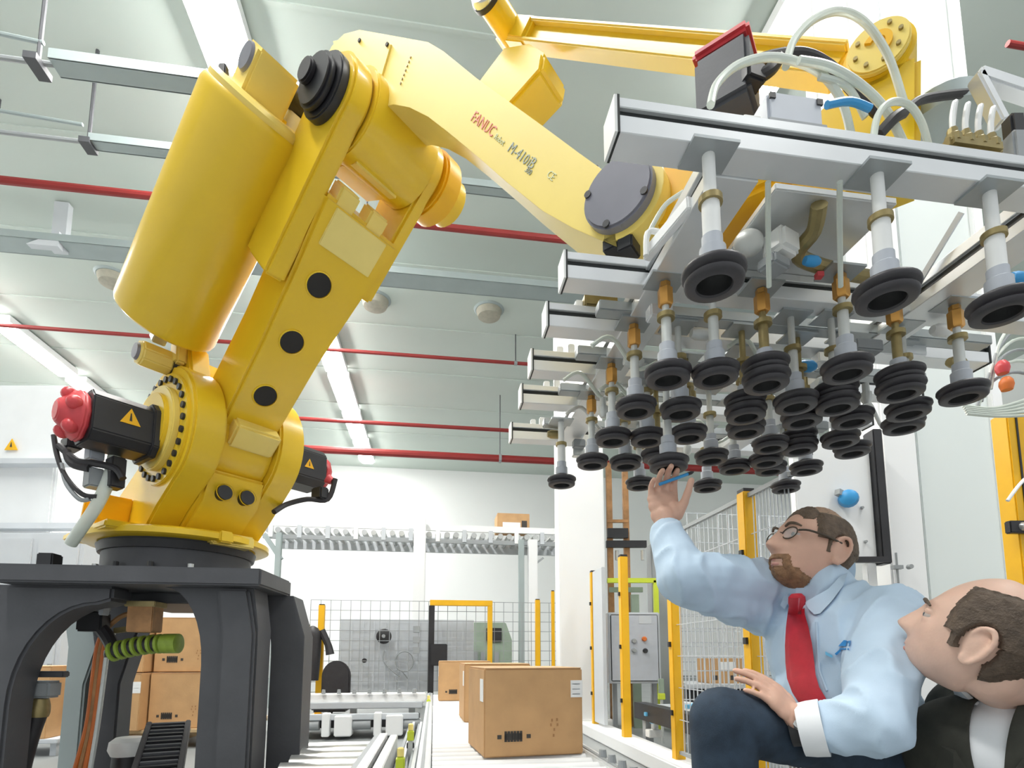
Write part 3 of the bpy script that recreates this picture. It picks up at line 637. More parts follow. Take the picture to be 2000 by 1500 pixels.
carton('brown carton seen through the left pedestal arch behind the black hose', Vector((c.x, d, zst)), math.radians(8), .36, .40, .50, False, False, False, 'cartons stacked behind the robot pedestal')
t = cab('pale grey cabinet seen through the left pedestal arch', 55, 122, 1195, 5.0, None, 'light_grey', 1, depth=.15)

# ------------------------------------------------------------------ robot pedestal
PT = 1.07                              # height of the plate's top face
fl = hall(uv(Pz(14, 1103, PT))[0], uv(Pz(510, 1110, PT))[1], 0)
uA, vA = uv(Pz(510, 1110, PT)); uB = uv(Pz(14, 1103, PT))[0]-.03
ped = thing('robot_pedestal', hall((uA+uB)/2, vA+.55, 0), 'charcoal steel pedestal with arched legs under the yellow robot', 'pedestal')
MB().prism([(uB, vA), (uA, vA), (uA+.02, vA+.42), (uA-.2, vA+1.25), (uB+.1, vA+1.25), (uB, vA+.9)], Vector((0, 0, 0)), HU, HV, UP, PT-.075, PT).build('top_plate', 'charcoal', ped, .008)
zb = PT-.075
def archleg(outer_top, outer_bot, inner_x, w0, horizontal=HU, o=None, t0=0, t1=.1):
    pass
def leg(pts, o, ex, t0, t1, ez): return MB().prism(pts, o, ex, UP, ez, t0, t1).build('leg', 'charcoal', ped, .012)
# front right leg: a column whose inner side flares into an arch under the plate
vl = vA+.10
def ux(px, v): return uv(onv(px, 1300, v))[0]
i0 = ux(392, vl); o0 = ux(500, vl); mid = ux(432, vl)
arc = [(i0-.17*(1-math.sin(k*math.pi/16)), zb-.34*(1-math.cos(k*math.pi/16))) for k in range(9)]
prof = [(o0, 0), (o0, zb-.18), (o0-.025, zb)]+arc+[(i0, .4), (i0, 0)]
leg(prof, Vector((0, 0, 0)), HU, vl, vl+.20, HV)
MB().prism([(mid, 0), (o0-.004, 0), (o0-.004, zb-.20), (o0-.04, zb-.005), (mid-.03, zb-.005), (mid, zb-.20)], Vector((0, 0, 0)), HU, UP, HV, vl-.03, vl).build('leg_rib', 'charcoal', ped, .012)
# rear right leg
vr = vA+.40; i1 = ux(528, vr); o1 = ux(592, vr)
arc = [(i1-.13*(1-math.sin(k*math.pi/16)), zb-.30*(1-math.cos(k*math.pi/16))) for k in range(9)]
leg([(o1, 0), (o1, zb-.20), (o1-.06, zb)]+arc+[(i1, .3), (i1, 0)], Vector((0, 0, 0)), HU, vr, vr+.2, HV)
# front left leg with its wide arch
i2 = ux(22, vl); o2 = i2-.34
arc = [(i2+.30*(1-math.cos(k*math.pi/16)), 0.0) for k in range(9)]
arcL = [(i2+.30*(1-math.sin(t_)), zb-.08-.42*(1-math.cos(t_))) for t_ in [k*math.pi/20 for k in range(11)]]
leg([(o2, 0), (i2, 0), (i2, .35)]+arcL[::-1]+[(i2+.36, zb-.06), (i2+.36, zb), (o2, zb)], Vector((0, 0, 0)), HU, vl, vl+.16, HV)
# rear left leg and rear middle leg
vq = vA+.85
for pa, pb, nm in [(128, 168, 'tray_grey'), (178, 236, 'charcoal')]:
    i3 = ux(pa, vq); o3 = ux(pb, vq)
    MB().prism([(i3, 0), (o3, 0), (o3, zb-.45), (o3+.06, zb-.2), (o3+.12, zb), (i3-.05, zb), (i3, zb-.25)], Vector((0, 0, 0)), HU, UP, HV, vq, vq+.15).build('leg', nm, ped, .01)
MB().hbox(uB+.25, uA-.25, vA+.35, vA+1.0, zb-.05, zb).build('plate_stiffener', 'charcoal', ped, .006)
# base socket studs on the plate
c = P(98, 1085, 2.6); t = tag(MB().boxf(Vector((c.x, c.y, PT)), HU, HV, UP, -.035, .035, -.04, .04, 0, .11).build('stop_block', 'black_metal', None, .006), 'small black block standing on the pedestal plate', 'block')
# things hanging below the plate
c = P(288, 1150, 2.55); tt = thing('duct', Vector((c.x, c.y, zb-.2)), 'rusty brown square duct hanging below the pedestal plate', 'duct')
MB().boxf(Vector((c.x, c.y, 0)), HU, HV, UP, -.055, .055, -.05, .05, zb-.19, zb-.05).build('duct_shell', 'rust', tt, .004)
MB().boxf(Vector((c.x, c.y, 0)), HU, HV, UP, -.065, .065, -.06, .06, zb-.075, zb-.05).build('duct_flange', 'bronze', tt, .003)
tt = thing('corrugated_hose', P(280, 1265, 2.6), 'green and black corrugated hose below the pedestal plate', 'hose')
a_, b_ = P(222, 1268, 2.6), P(342, 1252, 2.6)
path = [a_+(b_-a_)*t_+UP*(.012*math.sin(t_*3.1)-.012) for t_ in [k/8 for k in range(9)]]
MB().tube([a_+UP*-.03]+path, .036, 14, 4).build('hose_core', 'black_rubber', tt)
for k in range(9):
    q = path[k]; d_ = (path[min(k+1, 8)]-path[max(k-1, 0)]).normalized(); wd = .010 if k < 7 else .022
    MB().lathe(q-d_*wd, q+d_*wd, [(0, .038), (.004, .046), (wd*2-.004, .046), (wd*2, .038)], 16).build('hose_ring', 'green_hose', tt)
MB().tube([a_, a_+Vector((-.05, .02, .06)), P(165, 1180, 2.62), P(175, 1140, 2.62)], .03, 10, 6).build('hose_tail', 'black_rubber', tt)
tt = thing('orange_cable', P(180, 1400, 2.7), 'bundle of orange cables running down behind the pedestal arch', 'cable'); tt.location.z = .0
for k, m in [(0, 'orange_cable'), (1, 'rust'), (2, 'orange_cable'), (3, 'zinc')]:
    o_ = 7*(k-1); MB().tube([P(208+o_, 1235, 2.66), P(197+o_, 1265, 2.66), P(188+o_, 1330, 2.66), P(176+o_, 1420, 2.66), P(150+o_*1.6, 1530, 2.66), P(140+o_*2, 1580, 2.66)], .011, 8, 5).build('cable_strand', m, tt)
tt = thing('black_hose', P(60, 1450, 2.5), 'thick black hose with grey connector behind the left arch', 'hose'); tt.location.z = 0
q = [P(75, 1395, 2.5), P(62, 1430, 2.5), P(45, 1490, 2.5), P(30, 1560, 2.5)]
MB().tube(q, .034, 14, 5).build('hose_pipe', 'black_rubber', tt)
MB().lathe(P(75, 1400, 2.5), P(80, 1365, 2.5), [(0, .036), (.02, .04), (.05, .038), (.08, .03)], 14).build('connector_nut', 'bronze', tt)
MB().boxf(P(76, 1345, 2.5), Vector((1, 0, 0)), Vector((0, 1, 0)), UP, -.10, .075, -.04, .04, -.04, .035).build('connector_box', 'mid_grey', tt, .01)
MB().boxf(P(100, 1316, 2.48), Vector((1, 0, 0)), Vector((0, 1, 0)), UP, -.09, .07, -.02, .02, -.015, .012).build('connector_lid', 'charcoal', tt, .005)
MB().boxf(P(42, 1385, 2.5), Vector((1, 0, 0)), Vector((0, 1, 0)), UP, -.012, .012, -.02, .02, -.04, .04).build('clip', 'white_plastic', tt, .003)
c = P(190, 1180, 2.62); tt = thing('terminal_block', c-UP*.05, 'grey terminal block with light blue edge below the plate', 'block')
MB().box(c, .10, .06, .07).build('block_body', 'mid_grey', tt, .005); MB().box(c+Vector((.05, -.02, -.01)), .02, .05, .09).build('block_edge', 'grey_box', tt, .004); MB().box(c+Vector((-.01, .0, -.085)), .12, .07, .09).build('block_plug', 'black_metal', tt, .008)
c = P(255, 1215, 2.66); tt = thing('cable_clamp', c, 'brown cable clamp beside the rusty duct', 'clamp')
MB().bar(P(225, 1232, 2.66), P(300, 1222, 2.66), .03, .025).build('clamp_bar', 'bronze', tt, .003)
MB().tube([P(210, 1225, 2.66), P(235, 1205, 2.66), P(255, 1200, 2.66), P(262, 1215, 2.66)], .012, 8, 5).build('clamp_hook', 'rust', tt)
# energy chain
A0, A1 = P(330, 1418, 2.9), P(300, 1540, 2.35)
tt = thing('energy_chain', Vector((A1.x, A1.y, 0)), 'black energy chain sloping down beside the front right pedestal leg', 'cable chain')
dd = (A1-A0); L = dd.length; dn = dd.normalized(); sx = dn.cross(UP).normalized(); nn = sx.cross(dn).normalized()
for s_ in (-1, 1): MB().boxf(A0, dn, sx, nn, 0, L, s_*.085-.012, s_*.085+.012, -.03, .03).build('chain_side', 'black_rubber', tt, .004)
for k in range(15): MB().boxf(A0, dn, sx, nn, L*k/15+.004, L*k/15+.028, -.075, .075, -.02, .025).build('chain_link', 'black_metal' if k % 2 else 'charcoal', tt, .004)
c = P(250, 1475, 2.9); tt = thing('white_drum', Vector((c.x, c.y, 0)), 'white motor end beside the black energy chain', 'motor')
MB().lathe(c-HU*.0, c-HU*.0+UP*.09, [(0, .075), (.03, .09), (.07, .085), (.09, .06)], 20).build('motor_end', 'white_plastic', tt)
MB().lathe(Vector((c.x, c.y, 0)), c, [(0, .08), (c.z, .07)], 16).build('motor_base', 'black_metal', tt)
# ------------------------------------------------------------------ yellow palletizing robot
PHI = math.radians(36)
RN = Vector((math.sin(PHI), math.cos(PHI), 0)); RA = Vector((math.cos(PHI), -math.sin(PHI), 0))
J2 = P(435, 862, 2.8); J2Z = J2.z; RO = Vector((J2.x, J2.y, 0))
def R3(a, z, s): return RO+RA*a+UP*z+RN*s
def RP(px, py, s):
    r = ray(px, py); c = Vector((0, 0, EYE)); t = (RO+RN*s-c).dot(RN)/r.dot(RN); p = c+r*t
    return ((p-RO).dot(RA), p.z)
def slab(poly, s0, s1): return MB().prism(poly, RO, RA, UP, RN, s0, s1)
def circ(a, z, r, n=32, t0=0, t1=2*math.pi): return [(a+r*math.cos(t0+(t1-t0)*k/n), z+r*math.sin(t0+(t1-t0)*k/n)) for k in range(n + (0 if abs(t1-t0-2*math.pi) < 1e-6 else 1))]
def rcyl(a, z, r, s0, s1, r2=None, n=28): return MB().cyl(R3(a, z, s0), R3(a, z, s1), r, r2, n)
BA, BZ = -.33, PT
rob = thing('palletizing_robot', R3(BA, PT, 0), 'large yellow palletizing robot standing on the charcoal pedestal', 'robot')
Y = 'yellow'
# base ring
c0 = R3(BA, PT, -.03)
MB().lathe(c0, c0+UP*.20, [(0, .40), (.05, .40), (.055, .35), (.17, .35), (.20, .365)], 40).build('base_ring', 'charcoal', rob)
MB().lathe(c0+UP*.15, c0+UP*.19, [(0, .365), (.04, .375)], 40).build('base_seal', 'black_metal', rob)
for k in range(14):
    a = 2*math.pi*k/14; q = c0+Vector((math.cos(a)*.376, math.sin(a)*.376, .05)); MB().cyl(q, q+UP*.025, .014, n=8).build('base_bolt', 'steel' if k % 3 == 0 else 'black_metal', rob)
zt = PT+.20
MB().lathe(c0+UP*.20, c0+UP*.245, [(0, .425), (.008, .44), (.035, .44), (.045, .425)], 48).build('turntable', Y, rob)
# turret side housings
def housing(a0, r, s0, s1, nm, dz=0):
    cz = J2Z+dz
    pts = circ(a0, cz, r, 30, math.radians(-48), math.radians(205))
    pts += [(-.66, zt+.20), (-.68, zt+.06), (-.60, zt+.03), (-.16, zt+.03), (-.02, zt+.14)]
    return slab(pts, s0, s1).build(nm, Y, rob, .012)
hl = housing(0, .315, -.28, -.13, 'turret_housing', -.03)
hr = housing(0, .30, .15, .29, 'turret_housing')
slab([(-.66, zt+.03), (-.10, zt+.03), (.10, zt+.19), (.17, zt+.33), (-.05, zt+.40), (-.35, zt+.30), (-.66, zt+.22)], -.14, .16).build('turret_body', Y, rob, .015)
# front shelf; two black discs stand in for the shade inside its bores
slab([(-.12, zt+.035), (.10, zt+.19), (.13, zt+.28), (.02, zt+.28)], -.09, .13).build('turret_shelf', Y, rob, .012)
for px, py in [(410, 985), (452, 988)]:
    a, z = RP(px, py, .0); 
for s_ in (-.045, .07):
    q = R3(.155, zt+.235, s_); MB().cyl(q-RA*.05, q, .036, n=20).build('bore_shade_disc', 'black_metal', rob); MB().lathe(q-RA*.002, q+RA*.004, [(0, .045), (.006, .043)], 20, False).build('bore_rim', Y, rob)
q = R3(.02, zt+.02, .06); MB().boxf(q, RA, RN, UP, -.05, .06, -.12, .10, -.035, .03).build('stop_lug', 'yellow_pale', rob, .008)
MB().boxf(q, RA, RN, UP, .03, .10, -.10, -.03, -.03, .03).build('stop_lug', Y, rob, .008)
# pocket with ribs at the left rear
for a_ in (-.62, -.50, -.40): slab([(a_, zt+.03), (a_+.025, zt+.03), (a_+.10, zt+.22), (a_+.07, zt+.22)], -.42, -.28).build('pocket_rib', 'orange_yellow', rob, .006)
slab([(-.68, zt+.02), (-.10, zt+.02), (-.08, zt+.055), (-.66, zt+.055)], -.46, -.27).build('pocket_floor', Y, rob, .008)
# left reducer ring with bolts and motor
RZ = J2Z-.035
rcyl(0, RZ, .275, -.295, -.27, n=48).build('reducer_ring', Y, rob, .004)
rcyl(0, RZ, .205, -.325, -.29, n=40).build('reducer_boss', 'yellow_pale', rob, .006)
rcyl(0, RZ, .165, -.345, -.32, n=40).build('motor_flange', Y, rob, .005)
bm_, bo_ = rcyl(0, RZ, .016, -.306, -.29, n=10).mesh('ring_bolt'); bm_.materials.append(M['black_metal'])
for k in range(26):
    a = 2*math.pi*k/26; inst('ring_bolt', bm_, bo_+RA*(.243*math.cos(a))+UP*(.243*math.sin(a)), rob)
def motor(s0, s1, s2, a, z, h, sgn, big):
    e = .34*h; sq = [(-h, -h+e), (-h+e, -h), (h-e, -h), (h, -h+e), (h, h-e), (h-e, h), (-h+e, h), (-h, h-e)]
    m_ = MB().prism([(a+x, z+y) for x, y in sq], RO, RA, UP, RN, s0, s1).build('servo_motor', 'black_metal', rob, .006)
    MB().prism([(a+x*1.12, z+y*1.12) for x, y in sq], RO, RA, UP, RN, s0, s0+.03*sgn).build('motor_flange', 'black_metal', m_, .005)
    cap = MB().lathe(R3(a, z, s1), R3(a, z, s2), [(0, h*.95), (.02, h*1.0), (.05, h*.86), (abs(s2-s1)*.7, h*.62), (abs(s2-s1), h*.40)], 10).build('motor_cap', 'red_paint', m_, .006)
    return m_
MZ = J2Z-.085
ml = motor(-.34, -.60, -.70, 0, MZ, .115, -1, True)
for k in range(5):
    ang = k*2*math.pi/5+.3; q = R3(.085*math.cos(ang), MZ+.085*math.sin(ang), -.655); MB().ball(q, .032, n=10, m=8).build('cap_lobe', 'red_paint', ml)
mr = motor(.29, .56, .61, 0, J2Z-.02, .115, 1, False)
def warn(center, ex, ey, nz, s, par):
    MB().prism([(-s, -s*.8), (s, -s*.8), (0, s)], center, ex, ey, nz, 0, .003).build('warning_sign', 'fence_yellow', par)
    MB().prism([(-s*.13, -s*.45), (s*.13, -s*.45), (s*.05, s*.45), (-s*.05, s*.45)], center+nz*.003, ex, ey, nz, 0, .001).build('warning_mark', 'print_black', par)
warn(R3(.1155, MZ+.02, -.46), RN, UP, RA, .04, ml)
warn(R3(.1155, J2Z-.02, .44), RN, UP, RA, .03, mr)
# cables at the motors
cb = [([(105, 850), (112, 890), (128, 930), (160, 965), (190, 970)], .011, 'black_rubber'), ([(115, 870), (150, 900), (185, 905), (225, 915), (240, 935)], .016, 'black_rubber'), ([(130, 880), (140, 905), (175, 915)], .018, 'black_rubber'), ([(120, 905), (130, 945), (155, 975), (175, 975)], .010, 'mid_grey')]
for pts, r, m in cb: MB().tube([P(x, y, 2.42) for x, y in pts], r, 8, 5).build('motor_cable', m, rob)
for x, y, sx, sz, m in [(185, 885, .045, .05, 'grey_box'), (183, 935, .05, .055, 'mid_grey'), (140, 868, .06, .035, 'black_metal'), (225, 925, .05, .09, 'black_metal'), (205, 872, .05, .03, 'fence_yellow')]:
    MB().box(P(x, y, 2.46), sx*1.6, .06, sz*1.6, -.6).build('cable_plug', m, rob, .006)
MB().tube([P(226, 880, 2.50), P(215, 930, 2.46), P(190, 985, 2.44), P(160, 1030, 2.44), P(138, 1062, 2.46)], .026, 12, 5, [.028, .028, .027, .026, .026]).build('grease_pipe', 'hose', rob)
MB().lathe(P(228, 885, 2.50), P(229, 862, 2.5), [(0, .032), (.05, .034)], 12).build('pipe_sleeve', 'white_plastic', rob)
MB().tube([P(655, 935, 3.05), P(640, 975, 3.05), P(600, 975, 3.02), P(560, 985, 2.98), P(535, 1000, 2.9)], .015, 8, 5).build('motor_cable', 'black_rubber', rob)
MB().box(P(625, 965, 3.05), .09, .06, .07, -.6).build('cable_plug', 'black_metal', rob, .008)
MB().lathe(P(640, 935, 3.05), P(655, 945, 3.05), [(0, .03), (.03, .02)], 10).build('cable_boot', 'red_paint', rob)

# lower arm: leaning column
LA = Vector((.26, 1.82)); LB = Vector((1.10, 2.535)); ld = (LB-LA).normalized(); ln = Vector((-ld.y, ld.x)); LL = (LB-LA).length
def L3(t, n, s): q = LA+ld*t+ln*n; return R3(q.x, q.y, s)
def LP(px, py, s):
    a, z = RP(px, py, s); q = Vector((a, z))-LA; return q.dot(ld), q.dot(ln)
rcyl(0, J2Z, .25, -.13, .15, n=40).build('arm_hub', Y, rob, .006)
def loft(secs):                                   # list of (t, n0, n1, s0, s1)
    mb = MB(); vs = []; fs = []
    for t, n0, n1, s0, s1 in secs: vs += [L3(t, n0, s0), L3(t, n0, s1), L3(t, n1, s1), L3(t, n1, s0)]
    for j in range(len(secs)-1):
        for k in range(4): fs.append((j*4+k, j*4+(k+1) % 4, (j+1)*4+(k+1) % 4, (j+1)*4+k))
    fs.append((3, 2, 1, 0)); b = (len(secs)-1)*4; fs.append((b, b+1, b+2, b+3)); return mb.add(vs, fs)
arm = loft([(-.14, .03, .30, -.125, .14), (.0, 0, .29, -.13, .145), (.45, 0, .27, -.14, .15), (.80, 0, .26, -.16, .175), (1.0, .0, .26, -.175, .195), (LL, 0.0, .25, -.18, .20)]).build('lower_arm', Y, rob, .014)
# foot block of the arm on the hub
MB().boxf(L3(-.03, 0, .01), Vector(RA*ld.x+UP*ld.y), Vector(RA*ln.x+UP*ln.y), RN, -.06, .07, -.07, .03, -.10, .13).build('arm_foot', 'yellow_pale', rob, .012)
# holes down the front face: flat near-black discs paint the shade inside them
def hole(px, py, r, m='cup_inside'):
    s_ = 0
    for it in range(12):                           # find the point of the front face seen at this pixel
        r_ = ray(px, py); c = Vector((0, 0, EYE)); e1 = RA*ld.x+UP*ld.y; nrm = RA*ln.x+UP*ln.y; o = L3(0, 0, 0)
    t_ = (o-c).dot(nrm)/r_.dot(nrm); p = c+r_*t_; nrm_ = -nrm
    MB().lathe(p-nrm_*.01, p+nrm_*.0015, [(0, r), (.0115, r)], 28).build('bore_shade_disc', m, rob)
    MB().lathe(p, p+nrm_*.006, [(0, r*1.14), (.004, r*1.12), (.006, r*1.02)], 28, False).build('bore_rim', Y, rob)
for px, py, r in [(672, 464, .031), (722, 490, .031), (623, 557, .054), (570, 668, .054), (518, 773, .054)]: hole(px, py, r)
# recessed cover plate and top flange of the lower arm
MB().boxf(L3(LL-.11, -.002, .0), RA*ld.x+UP*ld.y, RA*ln.x+UP*ln.y, RN, -.07, .09, -.006, .006, -.12, .14).build('cover_plate', 'cream', rob, .003)
for s_ in (-.09, .06): MB().boxf(L3(LL+.02, .05, s_), RA*ld.x+UP*ld.y, RA*ln.x+UP*ln.y, RN, -.05, .04, -.04, .05, -.04, .05).build('stop_block', 'yellow_pale', rob, .008)
# fork ears
JA, JZ = 1.20, 2.85
def ear(s0, s1, rr, root0, root1):
    q0 = LA+ld*root0[0]+ln*root0[1]; q1 = LA+ld*root1[0]+ln*root1[1]
    d0 = math.atan2(q0.y-JZ, q0.x-JA); d1 = math.atan2(q1.y-JZ, q1.x-JA)
    a0 = d0+math.radians(62); a1 = d1-math.radians(62)
    while a1 < a0: a1 += 2*math.pi
    if a1-a0 > 2*math.pi: a1 -= 2*math.pi
    return slab([(q1.x, q1.y), (q0.x, q0.y)]+circ(JA, JZ, rr, 22, a0, a1), s0, s1)
ear(-.255, -.165, .155, (LL-.40, .0), (LL-.40, .25)).build('fork_ear', Y, rob, .012)
ear(.17, .235, .15, (LL-.28, .02), (LL-.28, .22)).build('fork_ear', Y, rob, .012)
# pivot caps on the near ear
rcyl(JA, JZ, .125, -.29, -.25, n=32).build('pivot_flange', 'black_metal', rob, .006)
ca, cz = RP(620, 215, -.33); ca = JA-.005; cz = JZ
rcyl(ca, cz, .105, -.325, -.285, .10, 32).build('pivot_cap', 'black_metal', rob, .012)
rcyl(ca-.02, cz+.03, .05, -.35, -.32, .042, 20).build('cap_boss', 'black_rubber', rob, .008)
# upper hub between the ears
rcyl(JA, JZ, .175, -.16, .17, n=36).build('shoulder_hub', Y, rob, .006)
rcyl(JA+.02, JZ-.02, .15, .235, .33, n=30).build('shoulder_reducer', 'orange_yellow', rob, .01)
rcyl(JA+.03, JZ-.03, .105, .33, .40, n=24).build('shoulder_cap', Y, rob, .01)

# balance cylinder
BS = -.34
b0 = RP(322, 632, BS); b1 = RP(507, 222, BS)
B0, B1 = R3(*b0, BS), R3(*b1, BS); bd = (B1-B0).normalized(); BL = (B1-B0).length
MB().lathe(B0, B1, [(0, .195), (.012, .212), (.03, .218), (BL-.03, .218), (BL-.01, .212), (BL, .205)], 56).build('balance_cylinder', Y, rob)
MB().lathe(B1, B1+bd*.035, [(0, .20), (.02, .20), (.035, .18)], 48).build('cylinder_lid', 'yellow_pale', rob)
MB().lathe(B0-bd*.015, B0, [(0, .12), (.015, .19)], 40).build('cylinder_foot', Y, rob)
e1 = (RN-bd*RN.dot(bd)).normalized(); e2 = bd.cross(e1)
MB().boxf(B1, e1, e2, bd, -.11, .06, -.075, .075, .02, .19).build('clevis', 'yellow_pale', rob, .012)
MB().boxf(B1, e1, e2, bd, -.085, .09, -.065, .065, .0, .045).build('clevis_base', Y, rob, .01)
q = B1+bd*.13-e1*.11; MB().lathe(q, q-e1*.012, [(0, .055), (.012, .05)], 24).build('clevis_pin_cap', 'cap_grey', rob)
MB().cyl(B1+bd*.13, B1+bd*.13+e1*.30, .045, n=16).build('clevis_pin', 'black_metal', rob)
MB().lathe(B1+e1*.12+bd*.02, B1+e1*.12+bd*.09, [(0, .04), (.07, .035)], 12).build('relief_valve', 'white_plastic', rob)
q = B1-e1*.16+bd*.03; MB().box(q, .03, .03, .06).build('valve_stub', 'black_metal', rob, .004)
# rod end clevis at the turret
q = P(285, 683, 2.62); qd = (B0-q)
MB().bar(B0-bd*.01, B0-bd*.10, .06, .06).build('piston_rod', 'steel', rob, .004)
C0 = R3(*RP(268, 686, -.42), -.42); C1 = R3(*RP(305, 690, -.30), -.30)
MB().lathe(C0, C0+RN*.14, [(0, .05), (.01, .062), (.14, .062)], 8).build('rod_clevis', 'yellow_pale', rob, .006)
MB().lathe(C0-RN*.012, C0, [(0, .036), (.012, .042)], 20).build('clevis_pin_cap', 'cap_grey', rob)
MB().lathe(C0+RN*.14, C0+RN*.165, [(0, .066), (.025, .066)], 20).build('clevis_ring', 'black_metal', rob)
MB().boxf(C0+RN*.16, RN, RA, UP, 0, .20, -.05, .06, -.06, .05).build('clevis_arm', Y, rob, .01)
slab([(-.16, J2Z+.20), (.17, J2Z+.16), (.10, J2Z+.40), (-.05, J2Z+.42)], -.24, -.14).build('clevis_bracket', Y, rob, .012)
MB().boxf(C0+RN*.13, RN, RA, UP, 0, .05, .02, .10, -.02, .10).build('bracket_lug', 'yellow_pale', rob, .01)

# upper arm
US = -.11
up_px = [(600, 214), (612, 178), (628, 130), (648, 90), (672, 66), (702, 58), (770, 70), (836, 82), (866, 100), (930, 152), (1060, 246), (1130, 298), (1186, 338)]
low_px = [(1194, 478), (1120, 446), (1060, 412), (990, 356), (940, 312), (880, 262), (836, 228), (800, 210), (768, 204), (738, 212), (716, 236), (704, 280), (696, 320), (640, 330)]
outline = [RP(x, y, US) for x, y in up_px]
wa, wz = RP(1213, 386, US)
ra = .118
tang0 = math.atan2(RP(1186, 338, US)[1]-wz, RP(1186, 338, US)[0]-wa); tang1 = math.atan2(RP(1194, 478, US)[1]-wz, RP(1194, 478, US)[0]-wa)
ang0 = math.radians(100); ang1 = math.radians(-115)
outline += [(wa+ra*math.cos(ang0+(ang1-ang0)*k/16), wz+ra*math.sin(ang0+(ang1-ang0)*k/16)) for k in range(17)]
outline += [RP(x, y, US) for x, y in low_px]
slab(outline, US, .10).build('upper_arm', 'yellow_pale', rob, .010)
# cover plate with screws at the back of the arm
cp = [RP(x, y, US) for x, y in [(652, 82), (700, 72), (766, 88), (738, 184), (668, 160)]]
cov = slab(cp, US-.006, US+.002).build('arm_cover', 'yellow_pale', rob, .002)
for x, y in [(703, 80), (757, 88), (674, 164), (728, 176)]:
    a, z = RP(x, y, US-.006); rcyl(a, z, .008, US-.012, US-.005, n=10).build('cover_screw', 'print_black', cov)
for k in range(7):
    a, z = RP(802-k*3.2, 112+k*8.5, US); rcyl(a, z, .004, US-.003, US+.001, n=8).build('rivet', 'bronze', rob)
# wrist cap disc
cap_ = rcyl(wa, wz, .098, US-.03, US+.01, n=40).build('wrist_cap', 'cap_grey', rob, .006)
for ang in (40, 160, 250, 330): rcyl(wa+.088*math.cos(math.radians(ang)), wz+.088*math.sin(math.radians(ang)), .010, US-.034, US-.028, n=10).build('cap_screw', 'black_metal', cap_)
rcyl(wa, wz, .085, .10, .17, n=30).build('wrist_boss', Y, rob, .008)
a, z = RP(1146, 312, US); rcyl(a, z+.01, .012, -.06, -.03).build('grease_nipple', 'black_metal', rob)
for px in (1200, 1228):
    a, z = RP(px, 485, -.08); MB().boxf(R3(a, z, -.08), RA, RN, UP, -.022, .022, -.03, .03, -.02, .018).build('cable_block', 'black_metal', rob, .004)
# lettering on the arm
def lettering(txt, px, py, h, m, dirv, sp=1.0):
    cu = bpy.data.curves.new('lettering', 'FONT'); cu.body = txt; cu.size = h; cu.extrude = .0008; cu.space_character = sp; cu.resolution_u = 2
    o = bpy.data.objects.new('tmp', cu); COL.objects.link(o); dg = bpy.context.evaluated_depsgraph_get(); me = bpy.data.meshes.new_from_object(o.evaluated_get(dg)); bpy.data.objects.remove(o)
    a, z = RP(px, py, US-.001); ex = (RA*dirv[0]+UP*dirv[1]).normalized(); nz = -RN; ey = nz.cross(ex)
    mt = Matrix(((ex.x, ey.x, nz.x, 0), (ex.y, ey.y, nz.y, 0), (ex.z, ey.z, nz.z, 0), (0, 0, 0, 1)))
    me.transform(mt); me.materials.clear(); me.materials.append(M[m]); ob = inst('lettering', me, R3(a, z, US-.001), rob); return lab(ob, {'text_red': 'red printed lettering', 'text_grey': 'grey printed lettering', 'text_faint': 'faint printed lettering'}[m])
t0 = Vector(RP(918, 232, US)); t1 = Vector(RP(1050, 338, US)); dv = (t1-t0).normalized()
lettering('FANUC', 918, 234, .046, 'text_red', dv, 1.0)
lettering('Robot', 964, 270, .024, 'text_faint', dv)
lettering('M-410', 990, 294, .042, 'text_grey', dv, 1.05)
lettering('iB', 1027, 322, .044, 'text_grey', dv)
lettering('300', 1024, 334, .022, 'text_grey', dv)
lettering('CE', 1066, 344, .03, 'text_faint', dv)
# triangle lever and parallel link
TS0, TS1 = .06, .22
slab([RP(x, y, .06) for x, y in [(905, 195), (985, 88), (1030, 80), (1062, 100), (1056, 135), (985, 215)]], TS0, TS1).build('lever_arm', Y, rob, .012)
la = Vector(RP(1000, 66, .14)); lb = Vector(RP(1640, 132, .14))
MB().cyl(R3(la.x, la.y, -.02), R3(la.x, la.y, .24), .05, n=24).build('lever_pin', Y, rob, .006)
MB().lathe(R3(la.x, la.y, -.045), R3(la.x, la.y, -.02), [(0, .05), (.012, .058), (.025, .058)], 28).build('pin_cap', 'cap_shiny', rob)
MB().lathe(R3(la.x, la.y, -.022), R3(la.x, la.y, -.005), [(0, .061), (.017, .061)], 28).build('pin_ring', 'black_metal', rob)
ldv = (lb-la).normalized(); lnv = Vector((-ldv.y, ldv.x)); LLn = (lb-la).length
def K3(t, n, s): q = la+ldv*t+lnv*n; return R3(q.x, q.y, s)
mb = MB()
ex, ey = RA*ldv.x+UP*ldv.y, RA*lnv.x+UP*lnv.y
MB().boxf(K3(0, 0, .14), ex, ey, RN, .0, LLn, -.034, .034, -.012, .012).build('link_web', Y, rob, .004)
for s_ in (-1, 1): MB().boxf(K3(0, 0, .14), ex, ey, RN, .02, LLn, s_*.034-.007, s_*.034+.007, -.035, .035).build('link_flange', 'yellow_pale', rob, .004)
MB().boxf(K3(0, 0, .14), ex, ey, RN, -.05, .13, -.045, .045, -.04, .04).build('link_end', Y, rob, .012)
